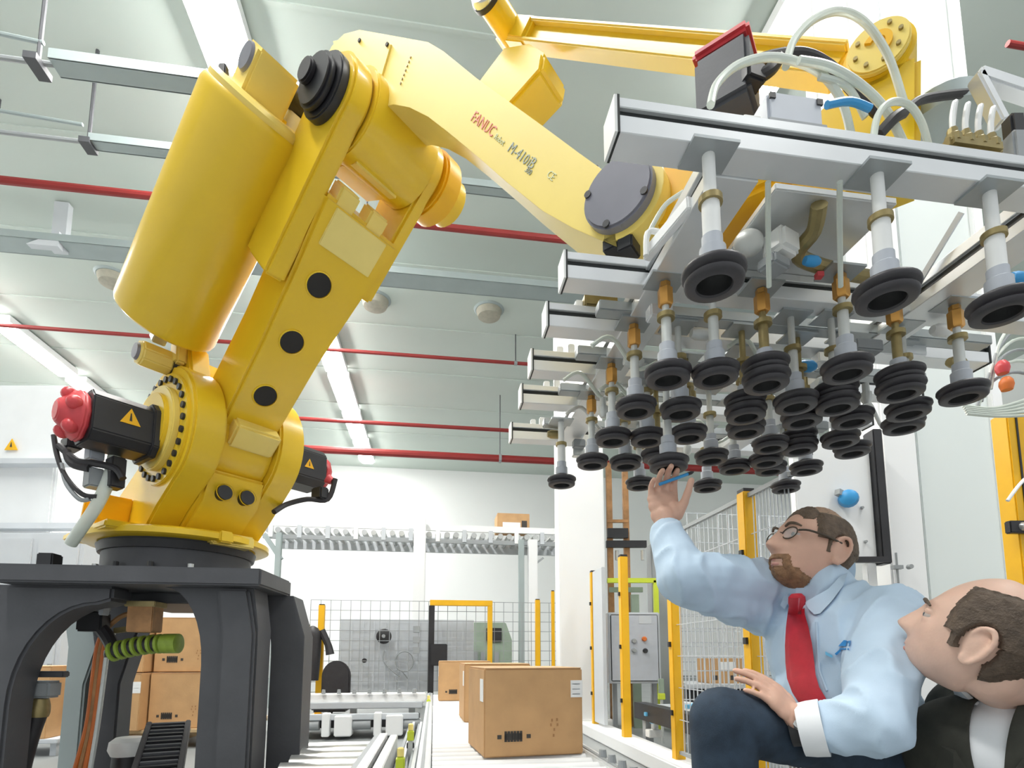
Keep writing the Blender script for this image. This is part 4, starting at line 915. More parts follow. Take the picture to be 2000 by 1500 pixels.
# wrist body and upper pivot plate
pa, pz = RP(1716, 112, .12)
rcyl(pa, pz, .076, .10, .24, n=36).build('wrist_pivot', Y, rob, .01)
pp = rcyl(pa, pz, .066, .085, .102, n=36).build('pivot_plate', 'yellow_pale', rob, .004)
for k in range(8): rcyl(pa+.047*math.cos(k*.785+.2), pz+.047*math.sin(k*.785+.2), .005, .079, .086, n=8).build('plate_screw', 'bronze', pp)
slab(circ(pa, pz, .03, 16, math.radians(-60), math.radians(150))+circ(pa, pz, .016, 12, math.radians(150), math.radians(-60)), .078, .086).build('plate_rib', 'orange_yellow', pp)
q = RP(1640, 105, .12)
fz_ = 1.80
slab([(pa-.07, pz-.03), (pa+.08, pz-.05), (pa+.06, fz_+.02), (pa-.30, fz_+.02), (wa-.02, wz+.02), (wa+.06, wz+.10), (pa-.26, wz+.10)], .11, .24).build('wrist_body', Y, rob, .012)
slab([(wa-.06, wz+.07), (wa+.10, wz+.09), (wa+.32, fz_+.10), (wa+.40, fz_), (wa+.20, fz_), (wa+.02, wz-.09)], -.06, .12).build('wrist_yoke', 'orange_yellow', rob, .012)
GX = Pz(1548, 420, 1.80)
MB().lathe(Vector((GX.x, GX.y, 1.735)), Vector((GX.x, GX.y, 1.90)), [(0, .062), (.03, .062), (.031, .085), (.11, .092), (.165, .08)], 32).build('wrist_flange', 'orange_yellow', rob)
MB().lathe(Vector((GX.x, GX.y, 1.722)), Vector((GX.x, GX.y, 1.74)), [(0, .07), (.018, .07)], 28).build('flange_seal', 'black_metal', rob)
# wrist motor, red cap
c = P(1420, 160, 1.15)
MB().boxf(c, RA, RN, UP, -.06, .06, -.055, .055, -.10, .045).build('wrist_motor', 'charcoal', rob, .01)
MB().boxf(c, RA, RN, UP, -.063, .063, -.058, .058, .045, .07).build('wrist_motor_cap', 'red_paint', rob, .008)
warn(c+RA*.0605+UP*-.03-RN*.01, RN, UP, RA, .028, rob)
MB().tube([P(1455, 150, 1.1), P(1480, 120, 1.1), P(1560, 105, 1.12), P(1620, 130, 1.14), P(1680, 190, 1.14), P(1720, 225, 1.15)], .013, 10, 6).build('wrist_cable', 'black_rubber', rob)
MB().tube([P(1452, 165, 1.09), P(1500, 140, 1.08), P(1520, 115, 1.1)], .014, 10, 6).build('wrist_cable', 'black_rubber', rob)
MB().box(P(1465, 155, 1.09), .05, .05, .045, .3).build('motor_plug', 'black_metal', rob, .006)
# rear tail of the arm: cable duct on the far side
# ------------------------------------------------------------------ vacuum layer gripper
GT = 1.715; GH = .072; GD = .060; GW = 1.46; ZCUP = 1.372
lefts = [Pz(1205, 188, GT), Pz(1105, 490, GT), Pz(1070, 590, GT), Pz(1040, 682, GT), Pz(1020, 750, GT), Pz(1000, 825, GT)]
gv = [uv(p)[1] for p in lefts]; gu = [uv(p)[0] for p in lefts]; gu0 = sum(gu)/len(gu)
grip = thing('vacuum_gripper', Vector((GX.x, GX.y, ZCUP)), 'aluminium vacuum gripper with many black suction cups held by the robot', 'gripper')
def bprof():                                        # aluminium profile with a slot in front and in top
    return [(0, 0), (GD, 0), (GD, GH), (GD*.6, GH), (GD*.6, GH-.012), (GD*.4, GH-.012), (GD*.4, GH), (0, GH), (0, GH*.72), (.010, GH*.72), (.010, GH*.50), (0, GH*.50)]
for k, v in enumerate(gv):
    u0 = gu[k]; L = GW if k < 4 else GW
    if k == 5: L = GW*.98
    b = MB().prism(bprof(), hall(u0, v, GT-GH), HV, UP, HU, 0, L).build('cross_beam', 'aluminium', grip, .0015, 1)
    MB().hbox(u0+.003, u0+L-.003, v+.0085, v+.0105, GT-GH+GH*.50, GT-GH+GH*.72).build('slot_insert', 'slot_black', b)
    for uu in (u0-.006, u0+L): MB().hbox(uu, uu+.006, v-.002, v+GD+.002, GT-GH-.002, GT+.002).build('end_cap', 'slot_black' if uu > u0 else 'white_plastic', b)
    MB().hbox(u0-.0005, u0+.004, v-.0025, v+GD+.0025, GT-GH-.0025, GT+.0025).build('end_gasket', 'slot_black', b)
# two long beams running into the depth
for px, py in [(1432, 352), (2010, 470)]:
    u = uv(Pz(px, py, GT-GH))[0]
    b = MB().prism([(0, 0), (.10, 0), (.10, .08), (.066, .08), (.066, .07), (.034, .07), (.034, .08), (0, .08), (0, .052), (.010, .052), (.010, .030), (0, .030)], hall(u-.05, gv[0]+GD, GT-GH-.004), HU, UP, HV, 0, gv[5]-gv[0]-GD).build('long_beam', 'aluminium', grip, .0015, 1)
    MB().hbox(u-.0415, u-.0395, gv[0]+GD+.01, gv[5], GT-GH+.028, GT-GH+.046).build('slot_insert', 'slot_black', b)
# centre plate below the wrist
MB().box((GX.x, GX.y, GT+.010), .30, .30, .018, PSI).build('mount_plate', 'aluminium', grip, .003)
# suction cups -----------------------------------------------------------------
zt_ = GT-GH
def cupmesh():
    top = .055
    prof = [(.0, .033), (.0, .048), (.003, .0525), (.010, .0535), (.013, .0495), (.015, .047), (.017, .049), (.020, .0555), (.024, .0580), (.030, .0572), (.034, .052), (.037, .036), (.041, .026), (.046, .022)]
    m1, o1 = MB().lathe((0, 0, 0), (0, 0, 1), [(.004, .031)]+prof, 32, False).mesh('rubber_bellows', ang=60); m1.materials.append(M['cup_rubber'])
    m2, o2 = MB().lathe((0, 0, .004), (0, 0, 1), [(0, .032), (.004, .031), (.022, .028), (.03, .010), (.032, .004)], 28, False).mesh('cup_inside', ang=60); m2.materials.append(M['cup_inside'])
    m3, o3 = MB().lathe((0, 0, .062), (0, 0, 1), [(-.018, .020), (-.016, .024), (.012, .024), (.016, .019), (.036, .019), (.038, .012)], 20).mesh('cup_collar'); m3.materials.append(M['grey_box'])
    hi = [(h+.034, r) for h, r in prof[2:]]; lo = prof[:10]
    m4, o4 = MB().lathe((0, 0, 0), (0, 0, 1), [(.004, .031)]+lo+[(.034, .047)]+hi, 32, False).mesh('rubber_bellows', ang=60); m4.materials.append(M['cup_rubber'])
    return (m1, o1), (m2, o2), (m3, o3), (m4, o4)
CM = cupmesh()
Lst = zt_-ZCUP-.095
def stemmesh(rr, mm, nm='spring_stem'):
    m_, o_ = MB().lathe((0, 0, .095), (0, 0, 1), [(0, rr), (Lst*.42, rr), (Lst*.43, rr*.72), (Lst, rr*.72)], 16).mesh(nm); m_.materials.append(M[mm]); return m_, o_
S_white = stemmesh(.0165, 'white_plastic'); S_zinc = stemmesh(.0125, 'zinc'); S_bronze = stemmesh(.012, 'bronze')
hb, hbo = MB().lathe((0, 0, .095+Lst*.60), (0, 0, 1), [(0, .016), (.004, .019), (.045, .019), (.05, .014), (.062, .014)], 6).mesh('brass_nut'); hb.materials.append(M['brass'])
cl, clo = MB().lathe((0, 0, .095+Lst*.40), (0, 0, 1), [(0, .022), (.012, .022)], 20).mesh('stem_clip'); cl.materials.append(M['bronze'])
fl_, flo = MB().boxf(Vector((0, 0, .095+Lst-.006)), HU, HV, UP, -.045, .045, -.035, .035, 0, .006).mesh('stem_flange'); fl_.materials.append(M['aluminium_dark'])
cups = [(1395, 560, 'w', 0), (1733, 590, 'w', 0), (1958, 616, 'w', 0),
 (1305, 746, 'z', 1), (1398, 744, 'z', 0), (1510, 722, 'w', 1), (1655, 734, 'z', 1), (1788, 744, 'w', 1), (1882, 780, 'z', 1),
 (1497, 756, 'b', 0), (1242, 808, 'z', 1), (1330, 812, 'z', 0), (1455, 790, 'z', 0), (1457, 818, 'b', 0), (1555, 798, 'z', 0), (1567, 828, 'b', 0),
 (1635, 800, 'z', 0), (1665, 828, 'b', 0), (1687, 768, 'z', 0), (1760, 773, 'b', 0), (1775, 812, 'z', 0), (1765, 840, 'b', 0), (1197, 865, 'z', 1),
 (1265, 865, 'z', 0), (1345, 858, 'b', 0), (1457, 848, 'z', 0), (1505, 878, 'z', 0), (1557, 863, 'b', 0), (1562, 883, 'z', 0), (1642, 868, 'z', 0),
 (1665, 888, 'b', 0), (1157, 911, 'z', 1), (1222, 913, 'z', 0), (1285, 899, 'b', 0), (1390, 902, 'z', 0), (1435, 921, 'z', 0), (1497, 907, 'b', 0),
 (1505, 923, 'z', 0), (1575, 923, 'z', 0), (1097, 949, 'w', 0), (1382, 957, 'z', 0), (1535, 959, 'z', 0), (1250, 953, 'z', 0)]
def put(base, nm, me, off, par): return inst(nm, me, base+off, par)
cup_objs = []; kept = []                             # two discs seen close above each other are one double bellows
for px, py, st, br in sorted(cups, key=lambda c: -c[1]):
    b = Pz(px, py, ZCUP); near = [k for k in kept if (k[0]-b).length < .104]
    if near: near[0][3] = True; near[0][2] = near[0][2] or br; continue
    kept.append([b, st, br, False])
for b, st, br, dbl in kept:
    body = put(b, 'suction_cup', CM[3 if dbl else 0][0], CM[3 if dbl else 0][1], grip); cup_objs.append(body)
    put(b, 'cup_inside', CM[1][0], CM[1][1], body); put(b, 'cup_collar', CM[2][0], CM[2][1], body)
    m_, o_ = {'w': S_white, 'z': S_zinc, 'b': S_bronze}[st]
    put(b, 'spring_stem', m_, o_, body); put(b, 'stem_clip', cl, clo, body); put(b, 'stem_flange', fl_, flo, body)
    if br: put(b, 'brass_nut', hb, hbo, body)
# the cup in the man's hand sits a little lower and nearer
HC = P(1306, 918, 1.53)
tl = Matrix.Rotation(math.radians(-14), 3, 'Y')
body = put(HC, 'suction_cup', CM[0][0], CM[0][1], grip); put(HC, 'cup_collar', CM[2][0], CM[2][1], body); put(HC, 'spring_stem', S_zinc[0], S_zinc[1], body); MB().cyl(HC+UP*(.095+Lst-.01), Vector((HC.x, HC.y, zt_)), .009, n=12).build('stem_rod', 'zinc', body)
# carrier rails for the stems that stand between the beams
for f in (.30, .62):
    v = gv[1]*(1-f)+gv[2]*f
for k in range(5):
    va, vb = gv[k], gv[k+1]
    if k == 0: continue
    v = (va+GD+vb)/2; MB().hbox(gu0+.12, gu0+GW-.10, v-.022, v+.022, GT-GH, GT-GH+.03).build('stem_rail', 'aluminium_dark', grip, .003)
v = gv[5]+GD+.02
# clutter of fittings and hoses between the beams
rnd = random.Random(4)
for k in range(46):
    u = gu0+.16+rnd.random()*(GW-.35); v = gv[1]+.02+rnd.random()*(gv[5]-gv[1]); z = GT-GH-.01-rnd.random()*.07
    c = hall(u, v, z); typ = k % 4
    if typ == 0: MB().lathe(c-HU*.03, c+HU*.03, [(0, .012), (.015, .018), (.045, .018), (.06, .010)], 10).build('fitting', rnd.choice(['zinc', 'bronze', 'white_plastic']), grip)
    elif typ == 1: MB().box(c, .05+.04*rnd.random(), .04, .035, PSI).build('valve_block', rnd.choice(['aluminium', 'zinc', 'mid_grey', 'white_plastic']), grip, .004)
    elif typ == 2: MB().tube([c+HU*-.10, c+HU*-.04+UP*.03, c+HU*.05-UP*.03+HV*.05, c+HU*.13+UP*.01+HV*.08], .0065, 8, 5).build('air_hose', rnd.choice(['hose', 'hose', 'zinc']), grip)
    else: MB().lathe(c+UP*.02, c-UP*.05, [(0, .011), (.03, .011), (.031, .017), (.055, .017), (.07, .009)], 10).build('fitting', rnd.choice(['zinc', 'bronze', 'zinc']), grip)
for px, py, z, s in [(1575, 715, 1.57, .05), (1990, 545, 1.66, .05), (1585, 510, 1.62, .035)]:
    c = Pz(px, py, z); MB().lathe(c-HU*s*.5, c+HU*s*.6, [(0, s*.28), (s*.3, s*.36), (s*.8, s*.36), (s*1.1, s*.2)], 12).build('blue_fitting', 'blue', grip)
c = Pz(1600, 538, 1.63); MB().box(c, .016, .016, .012).build('red_button', 'red_paint', grip)
# valve near the wrist underside: silver body with elbows
c = Pz(1525, 480, 1.66)
MB().box(c, .07, .06, .06, .5).build('valve_body', 'white_plastic', grip, .01); MB().box(c+Vector((-.02, .0, -.05)), .06, .05, .03, .5).build('valve_foot', 'mid_grey', grip, .006)
c = Pz(1462, 475, 1.67); MB().ball(c, .035, .03, .03).build('elbow', 'zinc', grip); MB().cyl(c, c+Vector((.03, .05, .06)), .022, n=14).build('elbow_pipe', 'zinc', grip)
MB().tube([Pz(1600, 400, 1.70), Pz(1590, 450, 1.68), Pz(1560, 500, 1.66), Pz(1640, 530, 1.66), Pz(1720, 545, 1.68)], .018, 10, 5).build('bronze_pipe', 'bronze', grip)
for px in (1500, 1640): MB().tube([Pz(px, 355, 1.63), Pz(px, 440, 1.60), P(px+2, 560, 1.18)], .0055, 8, 5).build('air_hose', 'hose', grip)
# foil band hanging from the beam
MB().bar(P(1878, 415, 1.25), P(1790, 560, 1.38), .004, .018).build('cable_strap', 'light_grey', grip)
# things on top of the front beam
z0 = GT
c = P(1548, 205, .97); bx = MB().boxf(Vector((c.x, c.y, 0)), HU, HV, UP, -.058, .058, -.01, .06, z0+.002, z0+.075).build('junction_box', 'grey_box', grip, .006)
MB().boxf(Vector((c.x, c.y, 0)), HU, HV, UP, -.062, .062, -.014, .064, z0+.0, z0+.012).build('box_seal', 'mid_grey', bx, .002)
for sx in (-1, 1): MB().boxf(Vector((c.x, c.y, 0)), HU, HV, UP, sx*.05-.006, sx*.05+.006, -.013, -.009, z0+.055, z0+.067).build('box_screw', 'black_metal', bx)
c = P(1470, 215, .96); MB().boxf(Vector((c.x, c.y, 0)), HU, HV, UP, -.02, .02, 0, .03, z0, z0+.03).build('bracket', 'white_plastic', grip, .004)
arcs = [[(1388, 205), (1400, 165), (1440, 128), (1500, 112), (1560, 122), (1610, 150), (1645, 200), (1662, 262)],
        [(1535, 130), (1550, 80), (1590, 38), (1640, 22), (1690, 45), (1735, 110), (1765, 200)],
        [(1560, 118), (1620, 130), (1680, 165), (1730, 215), (1765, 280)],
        [(1705, 275), (1715, 225), (1740, 200), (1775, 205), (1800, 240), (1815, 290)],
        [(1600, 150), (1655, 170), (1690, 230)]]
for k, a_ in enumerate(arcs):
    dd = [1.0, 1.06, 1.03, 1.0, 1.05][k]
    MB().tube([P(x, y, dd+.012*i) for i, (x, y) in enumerate(a_)], .0085 if k < 3 else .007, 10, 6).build('air_hose', 'hose', grip)
MB().tube([P(1715, 265, 1.06), P(1745, 232, 1.06), P(1765, 220, 1.07)], .012, 10, 4).build('black_hose', 'black_rubber', grip)
MB().tube([P(1770, 215, 1.12), P(1800, 195, 1.14), P(1860, 185, 1.16), P(1910, 182, 1.18)], .010, 10, 4).build('black_hose', 'black_rubber', grip)
MB().tube([P(1615, 205, 1.02), P(1660, 198, 1.03), P(1700, 212, 1.04)], .008, 8, 4).build('blue_hose', 'blue', grip)
# bronze manifold with white hose loops
c = P(1888, 285, 1.03)
mf = MB().boxf(Vector((c.x, c.y, 0)), HU, HV, UP, -.062, .062, -.025, .025, z0+.002, z0+.03).build('manifold', 'bronze', grip, .006)
for k in range(4):
    q = Vector((c.x, c.y, z0+.03))+HU*(-.045+.03*k)-HV*.012
    MB().lathe(q-UP*.012, q+UP*.02, [(0, .015), (.015, .015), (.02, .010), (.032, .009)], 8).build('manifold_nut', 'bronze', mf)
    MB().tube([q, q+UP*.05+HU*.004, q+UP*.085+HU*.014, q+UP*.055+HU*.026+HV*.02, q+HU*.03+HV*.03], .0055, 8, 5).build('hose_loop', 'white_plastic', mf)
# silver bracket at the right
c = P(1935, 215, 1.12)
MB().bar(P(1905, 150, 1.12), P(1955, 245, 1.12), .035, .02).build('angle_bracket', 'aluminium', grip, .004)
MB().bar(P(1905, 150, 1.12), P(2040, 195, 1.12), .035, .03).build('angle_bracket', 'aluminium', grip, .004)
MB().lathe(P(1840, 255, 1.25), P(1840, 255, 1.25)+UP*.09, [(0, .09), (.05, .09), (.09, .05)], 24).build('air_tank', 'tray_grey', grip)
c = P(1985, 300, 1.05); MB().box(c, .05, .05, .07).build('valve_block', 'mid_grey', grip, .005); MB().box(c+UP*.06, .03, .03, .05).build('valve_block', 'black_metal', grip, .005)
# inclined struts from the wrist to the beams seen below
MB().bar(Pz(1262, 500, 1.66), Pz(1350, 395, 1.66), .02, .03).build('white_strut', 'white_paint', grip, .003)
MB().tube([P(1262, 470, 1.28), P(1275, 440, 1.27), P(1300, 400, 1.26), P(1335, 375, 1.24)], .006, 8, 5).build('air_hose', 'hose', grip)
MB().tube([P(1262, 500, 1.2), P(1265, 455, 1.2), P(1290, 455, 1.2), P(1312, 470, 1.2)], .007, 8, 5).build('air_hose', 'white_plastic', grip)
for k in (2, 3, 4, 5):                              # white fittings on top of the rear beams
    for j in range(3):
        c = hall(gu[k]+.10+.04*j, gv[k]+.03, GT); MB().boxf(c, HU, HV, UP, -.012, .010, -.012, .012, 0, .03+.012*(j % 2)).build('top_fitting', 'white_plastic', grip, .003)
c = hall(gu[2]+.16, gv[2]+.02, GT); MB().box(c+UP*.02, .10, .05, .04, PSI).build('valve_block', 'bronze', grip, .005)
# ------------------------------------------------------------------ people
from mathutils import noise
from mathutils.bvhtree import BVHTree
def skinmat(name, col):
    m = mat(name, col, .48, 0, .07, 22, .05, 220); b = m.node_tree.nodes['Principled BSDF']
    b.inputs['Subsurface Weight'].default_value = .12; b.inputs['Subsurface Radius'].default_value = (.012, .005, .003); b.inputs['Subsurface Scale'].default_value = .6
    return m
skinmat('skin_a', (.66, .40, .295)); skinmat('skin_b', (.72, .48, .375))
mat('lip', (.56, .27, .22), .45); mat('hair_a', (.125, .085, .055), .6, 0, .3, 60, .5, 240); mat('hair_b', (.10, .07, .048), .6, 0, .3, 60, .5, 240)
mat('stubble_a', (.36, .235, .155), .6, 0, .2, 90, .3, 300)
mat('beard', (.27, .145, .07), .65, 0, .3, 80, .5, 260)
mat('shirt', (.52, .66, .80), .75, 0, .04, 14, .05, 500); mat('shirt_white', (.86, .88, .90), .7, 0, .02, 14)
mat('jeans', (.024, .042, .068), .85, 0, .3, 22, .15, 500); mat('jacket', (.044, .044, .034), .85, 0, .15, 30, .2, 700)
mat('trousers_dark', (.03, .03, .03), .85); mat('shoe', (.03, .022, .018), .4)
mat('tie_red', (.56, .018, .035), .5, 0, .12, 30, .1, 700); mat('tie_dark', (.035, .04, .06), .5)
mat('eye_white', (.50, .43, .39), .25); mat('iris', (.05, .07, .08), .15); mat('glasses', (.05, .035, .02), .3); 
lm = mat('lens', (.9, .95, .95), .05, 0, 0, alpha=.18)
mat('logo_blue', (.02, .25, .62), .6)
class Body(MB):
    def cap(s, p, q, r1, r2=None, n=16):
        r2 = r1 if r2 is None else r2; p = Vector(p); q = Vector(q); L = (q-p).length
        prof = [(-r1*math.cos(t), r1*math.sin(t)) for t in [.12, .5, .9, 1.25]]+[(0, r1)]+[(L*k/3, r1+(r2-r1)*k/3) for k in (1, 2)]+[(L, r2)]+[(L+r2*math.cos(t), r2*math.sin(t)) for t in [1.25, .9, .5, .12]]
        return s.lathe(p, q, prof, n)
    def chain(s, pts, rs, n=16):
        for i in range(len(pts)-1): s.cap(pts[i], pts[i+1], rs[i], rs[i+1], n)
        return s
def rot3(ex, ey, ez): return Matrix(((ex.x, ey.x, ez.x), (ex.y, ey.y, ez.y), (ex.z, ey.z, ez.z)))
def remesh(mb, voxel, smooth=4, fac=.5):
    me = bpy.data.meshes.new('tmp'); me.from_pydata(mb.v, [], mb.f); bm = bmesh.new(); bm.from_mesh(me); bmesh.ops.recalc_face_normals(bm, faces=bm.faces); bm.to_mesh(me); bm.free()
    o = bpy.data.objects.new('tmp', me); COL.objects.link(o)
    m = o.modifiers.new('r', 'REMESH'); m.mode = 'VOXEL'; m.voxel_size = voxel
    sm = o.modifiers.new('s', 'SMOOTH'); sm.factor = fac; sm.iterations = smooth
    dg = bpy.context.evaluated_depsgraph_get(); out = bpy.data.meshes.new_from_object(o.evaluated_get(dg)); bpy.data.objects.remove(o); bpy.data.meshes.remove(me); return out
def finish(me, name, m, parent, fold=None):
    if fold:
        amp, sc, seed, stretch = fold; me.update(); nors = [v.normal.copy() for v in me.vertices]
        for v, nn in zip(me.vertices, nors):
            p = v.co; q = Vector((p.x*sc*stretch[0]+seed, p.y*sc*stretch[1], p.z*sc*stretch[2]))
            w1 = noise.noise(q); w2 = noise.noise(q*2.3+Vector((5, 1, 2)))
            v.co = p+nn*(amp*((1-min(1, abs(w1)*2.0))**2*.8+w2*.25-.25))
    me.shade_smooth(); o = Vector((sum(v.co.x for v in me.vertices)/len(me.vertices), sum(v.co.y for v in me.vertices)/len(me.vertices), min(v.co.z for v in me.vertices)))
    me.transform(Matrix.Translation(-o)); me.materials.clear(); me.materials.append(M[m]); ob = bpy.data.objects.new(name, me); COL.objects.link(ob); ob.location = o
    if parent: setpar(ob, parent)
    return ob
def bvh(ob):
    me = ob.data; off = wl(ob); return BVHTree.FromPolygons([v.co+off for v in me.vertices], [list(p.vertices) for p in me.polygons])
def hit(tree, px, py, fallback, lift=.004):
    r = ray(px, py).normalized(); loc, nor, i, d = tree.ray_cast(Vector((0, 0, EYE)), r)
    if loc is None: return P(px, py, fallback)
    return loc-r*lift
def g(d, s): return math.exp(-.5*(d[0]**2/s[0]**2+d[1]**2/s[1]**2))
def head_point(dx, dy, dz, kind):
    x, y, z = .077*dx, .098*dy, .118*dz
    # cranium fuller at the back, jaw tapering
    if z > 0: y = y*1.0-(.006 if dy < 0 else 0)*(1-dz)
    t = max(0.0, -z/.118)
    kf = math.sqrt(max(1e-6, 1-min(t, .985)**4))/math.sqrt(max(1e-6, 1-min(t, .985)**2))
    if t > 0 and y > 0: y *= 1+(kf-1)*min(1, dy*3)
    x *= (1-.34*t**1.6)*(1+(kf-1)*.55)
    z *= 1-.10*t
    if y < 0: y *= 1-.62*min(1, t*1.25)**1.1
    else: y *= 1+.02*t
    x *= 1-.06*max(0, dy)**2
    if z > .02 and y > 0: y -= .010*((z-.02)/.1)**1.5
    p = Vector((x, y, z))
    if dy > 0:
        f = dy
        def b(cx, cz, sx, sz, ay, az=0, sym=True):
            w = g((x-cx, z-cz), (sx, sz))
            if sym and cx: w += g((x+cx, z-cz), (sx, sz))
            p.y += ay*w*f; p.z += az*w*f
        b(0, .012, .0085, .018, .010); b(0, -.004, .0105, .014, .014); b(0, -.0175, .0130, .0095, .0190, -.001)   # nose bridge, tip
        b(.0135, -.021, .007, .0065, .009)                          # nostrils
        b(.033, .015, .013, .010, -.0125)                          # eye sockets
        b(.030, .038, .020, .007, .0045)                           # brow
        b(.045, -.012, .016, .016, .006)                           # cheekbones
        b(0, -.050, .018, .005, .0075); b(0, -.0625, .016, .0055, .0075); b(0, -.0565, .022, .0022, -.004)   # lips
        b(0, -.038, .010, .007, .003)
        b(0, -.076, .018, .006, -.004)
        b(0, -.090, .020, .013, .012)                              # chin
        b(.035, -.085, .02, .02, .003)
    return p
def make_head(body, C, R, kind):
    n, m = 96, 72; vs = []; fs = []
    for j in range(m+1):
        ph = math.pi*j/m
        for k in range(n):
            a = 2*math.pi*k/n; vs.append(C+R @ head_point(math.sin(ph)*math.cos(a), math.sin(ph)*math.sin(a), math.cos(ph), kind))
    for j in range(m):
        for k in range(n): fs.append((j*n+k, (j+1)*n+k, (j+1)*n+(k+1) % n, j*n+(k+1) % n))
    body.add(vs, fs)
    for s in (-1, 1):
        e = lambda x, y, z: C+R @ Vector((s*x, y, z))
        body.ball(e(.077, -.012, -.010), .008, .021, .031, 12, 10, R)
        body.tube([e(.077, .004, -.036), e(.082, -.010, -.042), e(.086, -.026, -.024), e(.089, -.034, .004), e(.087, -.026, .024), e(.083, -.008, .022), e(.080, .002, .006)], .0052, 8, 4)
        body.ball(e(.080, -.002, -.034), .006, .008, .009, 10, 8, R)
        body.ball(e(.0330, .0775, .0220), .0155, .0135, .0085, 12, 8, R); body.ball(e(.0330, .0770, .0062), .0150, .0120, .0075, 12, 8, R)   # lids
def shell(C, R, mask, th, name, m, parent, seed=0, n=190, mm=140, rough=.0015):
    pts = {}; keep = set()
    for j in range(mm+1):
        ph = math.pi*j/mm
        for k in range(n):
            a = 2*math.pi*k/n; p = head_point(math.sin(ph)*math.cos(a), math.sin(ph)*math.sin(a), math.cos(ph), 0); w_ = mask(p)
            if w_ > 0: keep.add((j, k))
            pts[(j, k)] = (p, w_)
    vs = []; idx = {}; fs = []
    def vid(j, k, top):
        k %= n; key = (j, k, top)
        if key not in idx:
            p, w_ = pts[(j, k)]; d = Vector((p.x/.077, p.y/.098, p.z/.118)).normalized()
            off = (th*min(1, max(0.15, w_))+rough*noise.noise(p*160+Vector((seed, 0, 0)))) if top else -.003
            idx[key] = len(vs); vs.append(C+R @ (p+d*off))
        return idx[key]
    cells = set()
    for j in range(mm):
        for k in range(n):
            if all((jj, kk % n) in keep for jj in (j, j+1) for kk in (k, k+1)): cells.add((j, k))
    for j, k in cells:
        fs.append([vid(j, k, 1), vid(j+1, k, 1), vid(j+1, k+1, 1), vid(j, k+1, 1)]); fs.append([vid(j, k, 0), vid(j, k+1, 0), vid(j+1, k+1, 0), vid(j+1, k, 0)])
        for (a, b, nb) in [((j, k), (j+1, k), (j, (k-1) % n)), ((j+1, k), (j+1, k+1), (j+1, k)), ((j+1, k+1), (j, k+1), (j, (k+1) % n)), ((j, k+1), (j, k), (j-1, k))]:
            if nb not in cells: fs.append([vid(*a, 1), vid(*a, 0), vid(*b, 0), vid(*b, 1)])
    mb = MB(); mb.add(vs, fs); return mb.build(name, m, parent, ang=70)
def sstep(a, b, x): t = max(0, min(1, (x-a)/(b-a))); return t*t*(3-2*t)
def hand(body, W, fwd, pn, side, curls, spread=.12, thumb=(.75, .35), sc=1.0, fr=1.0):
    fwd = fwd.normalized(); pn = (pn-fwd*pn.dot(fwd)).normalized(); lat = fwd.cross(pn)*side; 
    # palm as three overlapping flattened balls, lateral axis points to the thumb
    R = rot3(lat, fwd, lat.cross(fwd))
    for o_, l_ in [(.03, .036), (.055, .040), (.075, .041)]: body.ball(W+fwd*o_*sc, l_*sc, .028*sc, .0145*sc, 16, 10, R)
    body.cap(W-fwd*.03*sc, W+fwd*.03*sc, .026*sc, .027*sc)
    body.ball(W+fwd*.04*sc+lat*.025*sc+pn*.008*sc, .02*sc, .03*sc, .016*sc, 12, 8, R)
    base = [(.031, .088, .070, .0088), (.0105, .094, .080, .0090), (-.0105, .090, .074, .0086), (-.030, .080, .058, .0076)]
    for (lx, fy, L, r), cu in zip(base, curls):
        p = W+lat*lx*sc+fwd*fy*sc-pn*.001; d = (fwd+lat*lx*spread*8).normalized(); ang = 0
        body.cap(W+lat*lx*.8*sc+fwd*(fy-.03)*sc, p, r*1.15*sc, r*1.1*sc, 10)
        for seg, fr_ in zip((.45, .31, .24), cu):
            ang += fr_; dd = d*math.cos(ang)+pn*math.sin(ang); q = p+dd*(L*seg*sc); body.cap(p, q, r*sc*fr, r*.92*sc*fr, 10); p = q; r *= .93
    p = W+lat*.032*sc+fwd*.028*sc+pn*.008*sc; d = (lat*math.cos(thumb[0])+fwd*math.sin(thumb[0])+pn*thumb[1]).normalized()
    for L, r in ((.036, .0125), (.03, .0105), (.024, .0092)):
        q = p+d*L*sc; body.cap(p, q, r*sc, r*.93*sc, 10); p = q; d = (d+fwd*.35+pn*.25).normalized()
    return p

# ================================================================== man in light blue shirt and red tie
man = thing('person', Vector((.75, 1.35, 0)), 'kneeling bearded man in light blue shirt and red tie reaching up to a suction cup', 'person')
az = math.radians(180+12); pt = math.radians(15)
fwd = Vector((math.cos(az)*math.cos(pt), math.sin(az)*math.cos(pt), math.sin(pt))); rgt = fwd.cross(UP).normalized()
roll = math.radians(0); upv = rgt.cross(fwd).normalized(); HR = rot3(rgt, fwd, upv); hC = P(1643, 1077, 1.31)-HR @ Vector((-.082, -.014, -.010))
NB = P(1620, 1146, 1.36); SR = P(1502, 1150, 1.48); SL = P(1736, 1208, 1.25)
ER = P(1338, 1128, 1.38); WR = P(1300, 1034, 1.50); EL = P(1712, 1412, 1.07); WL = P(1576, 1424, 1.13)
HPL = P(1718, 1468, 1.30); KL = P(1410, 1406, 1.15); AL = Vector((.44, 1.19, .09)); HPR = Vector((.97, 1.44, .45)); KR = Vector((.82, 1.74, .09)); AR = Vector((1.17, 1.80, .09))
CH = P(1632, 1235, 1.37); BE = P(1662, 1370, 1.35); PV = P(1718, 1466, 1.37)
latd = (SL-SR).normalized(); tu = (NB-PV).normalized(); fr_ = tu.cross(latd).normalized(); 
if fr_.x > 0: fr_ = -fr_
latd = fr_.cross(tu).normalized(); TR = rot3(latd, fr_, tu)
body = Body(); make_head(body, hC, HR, 0)
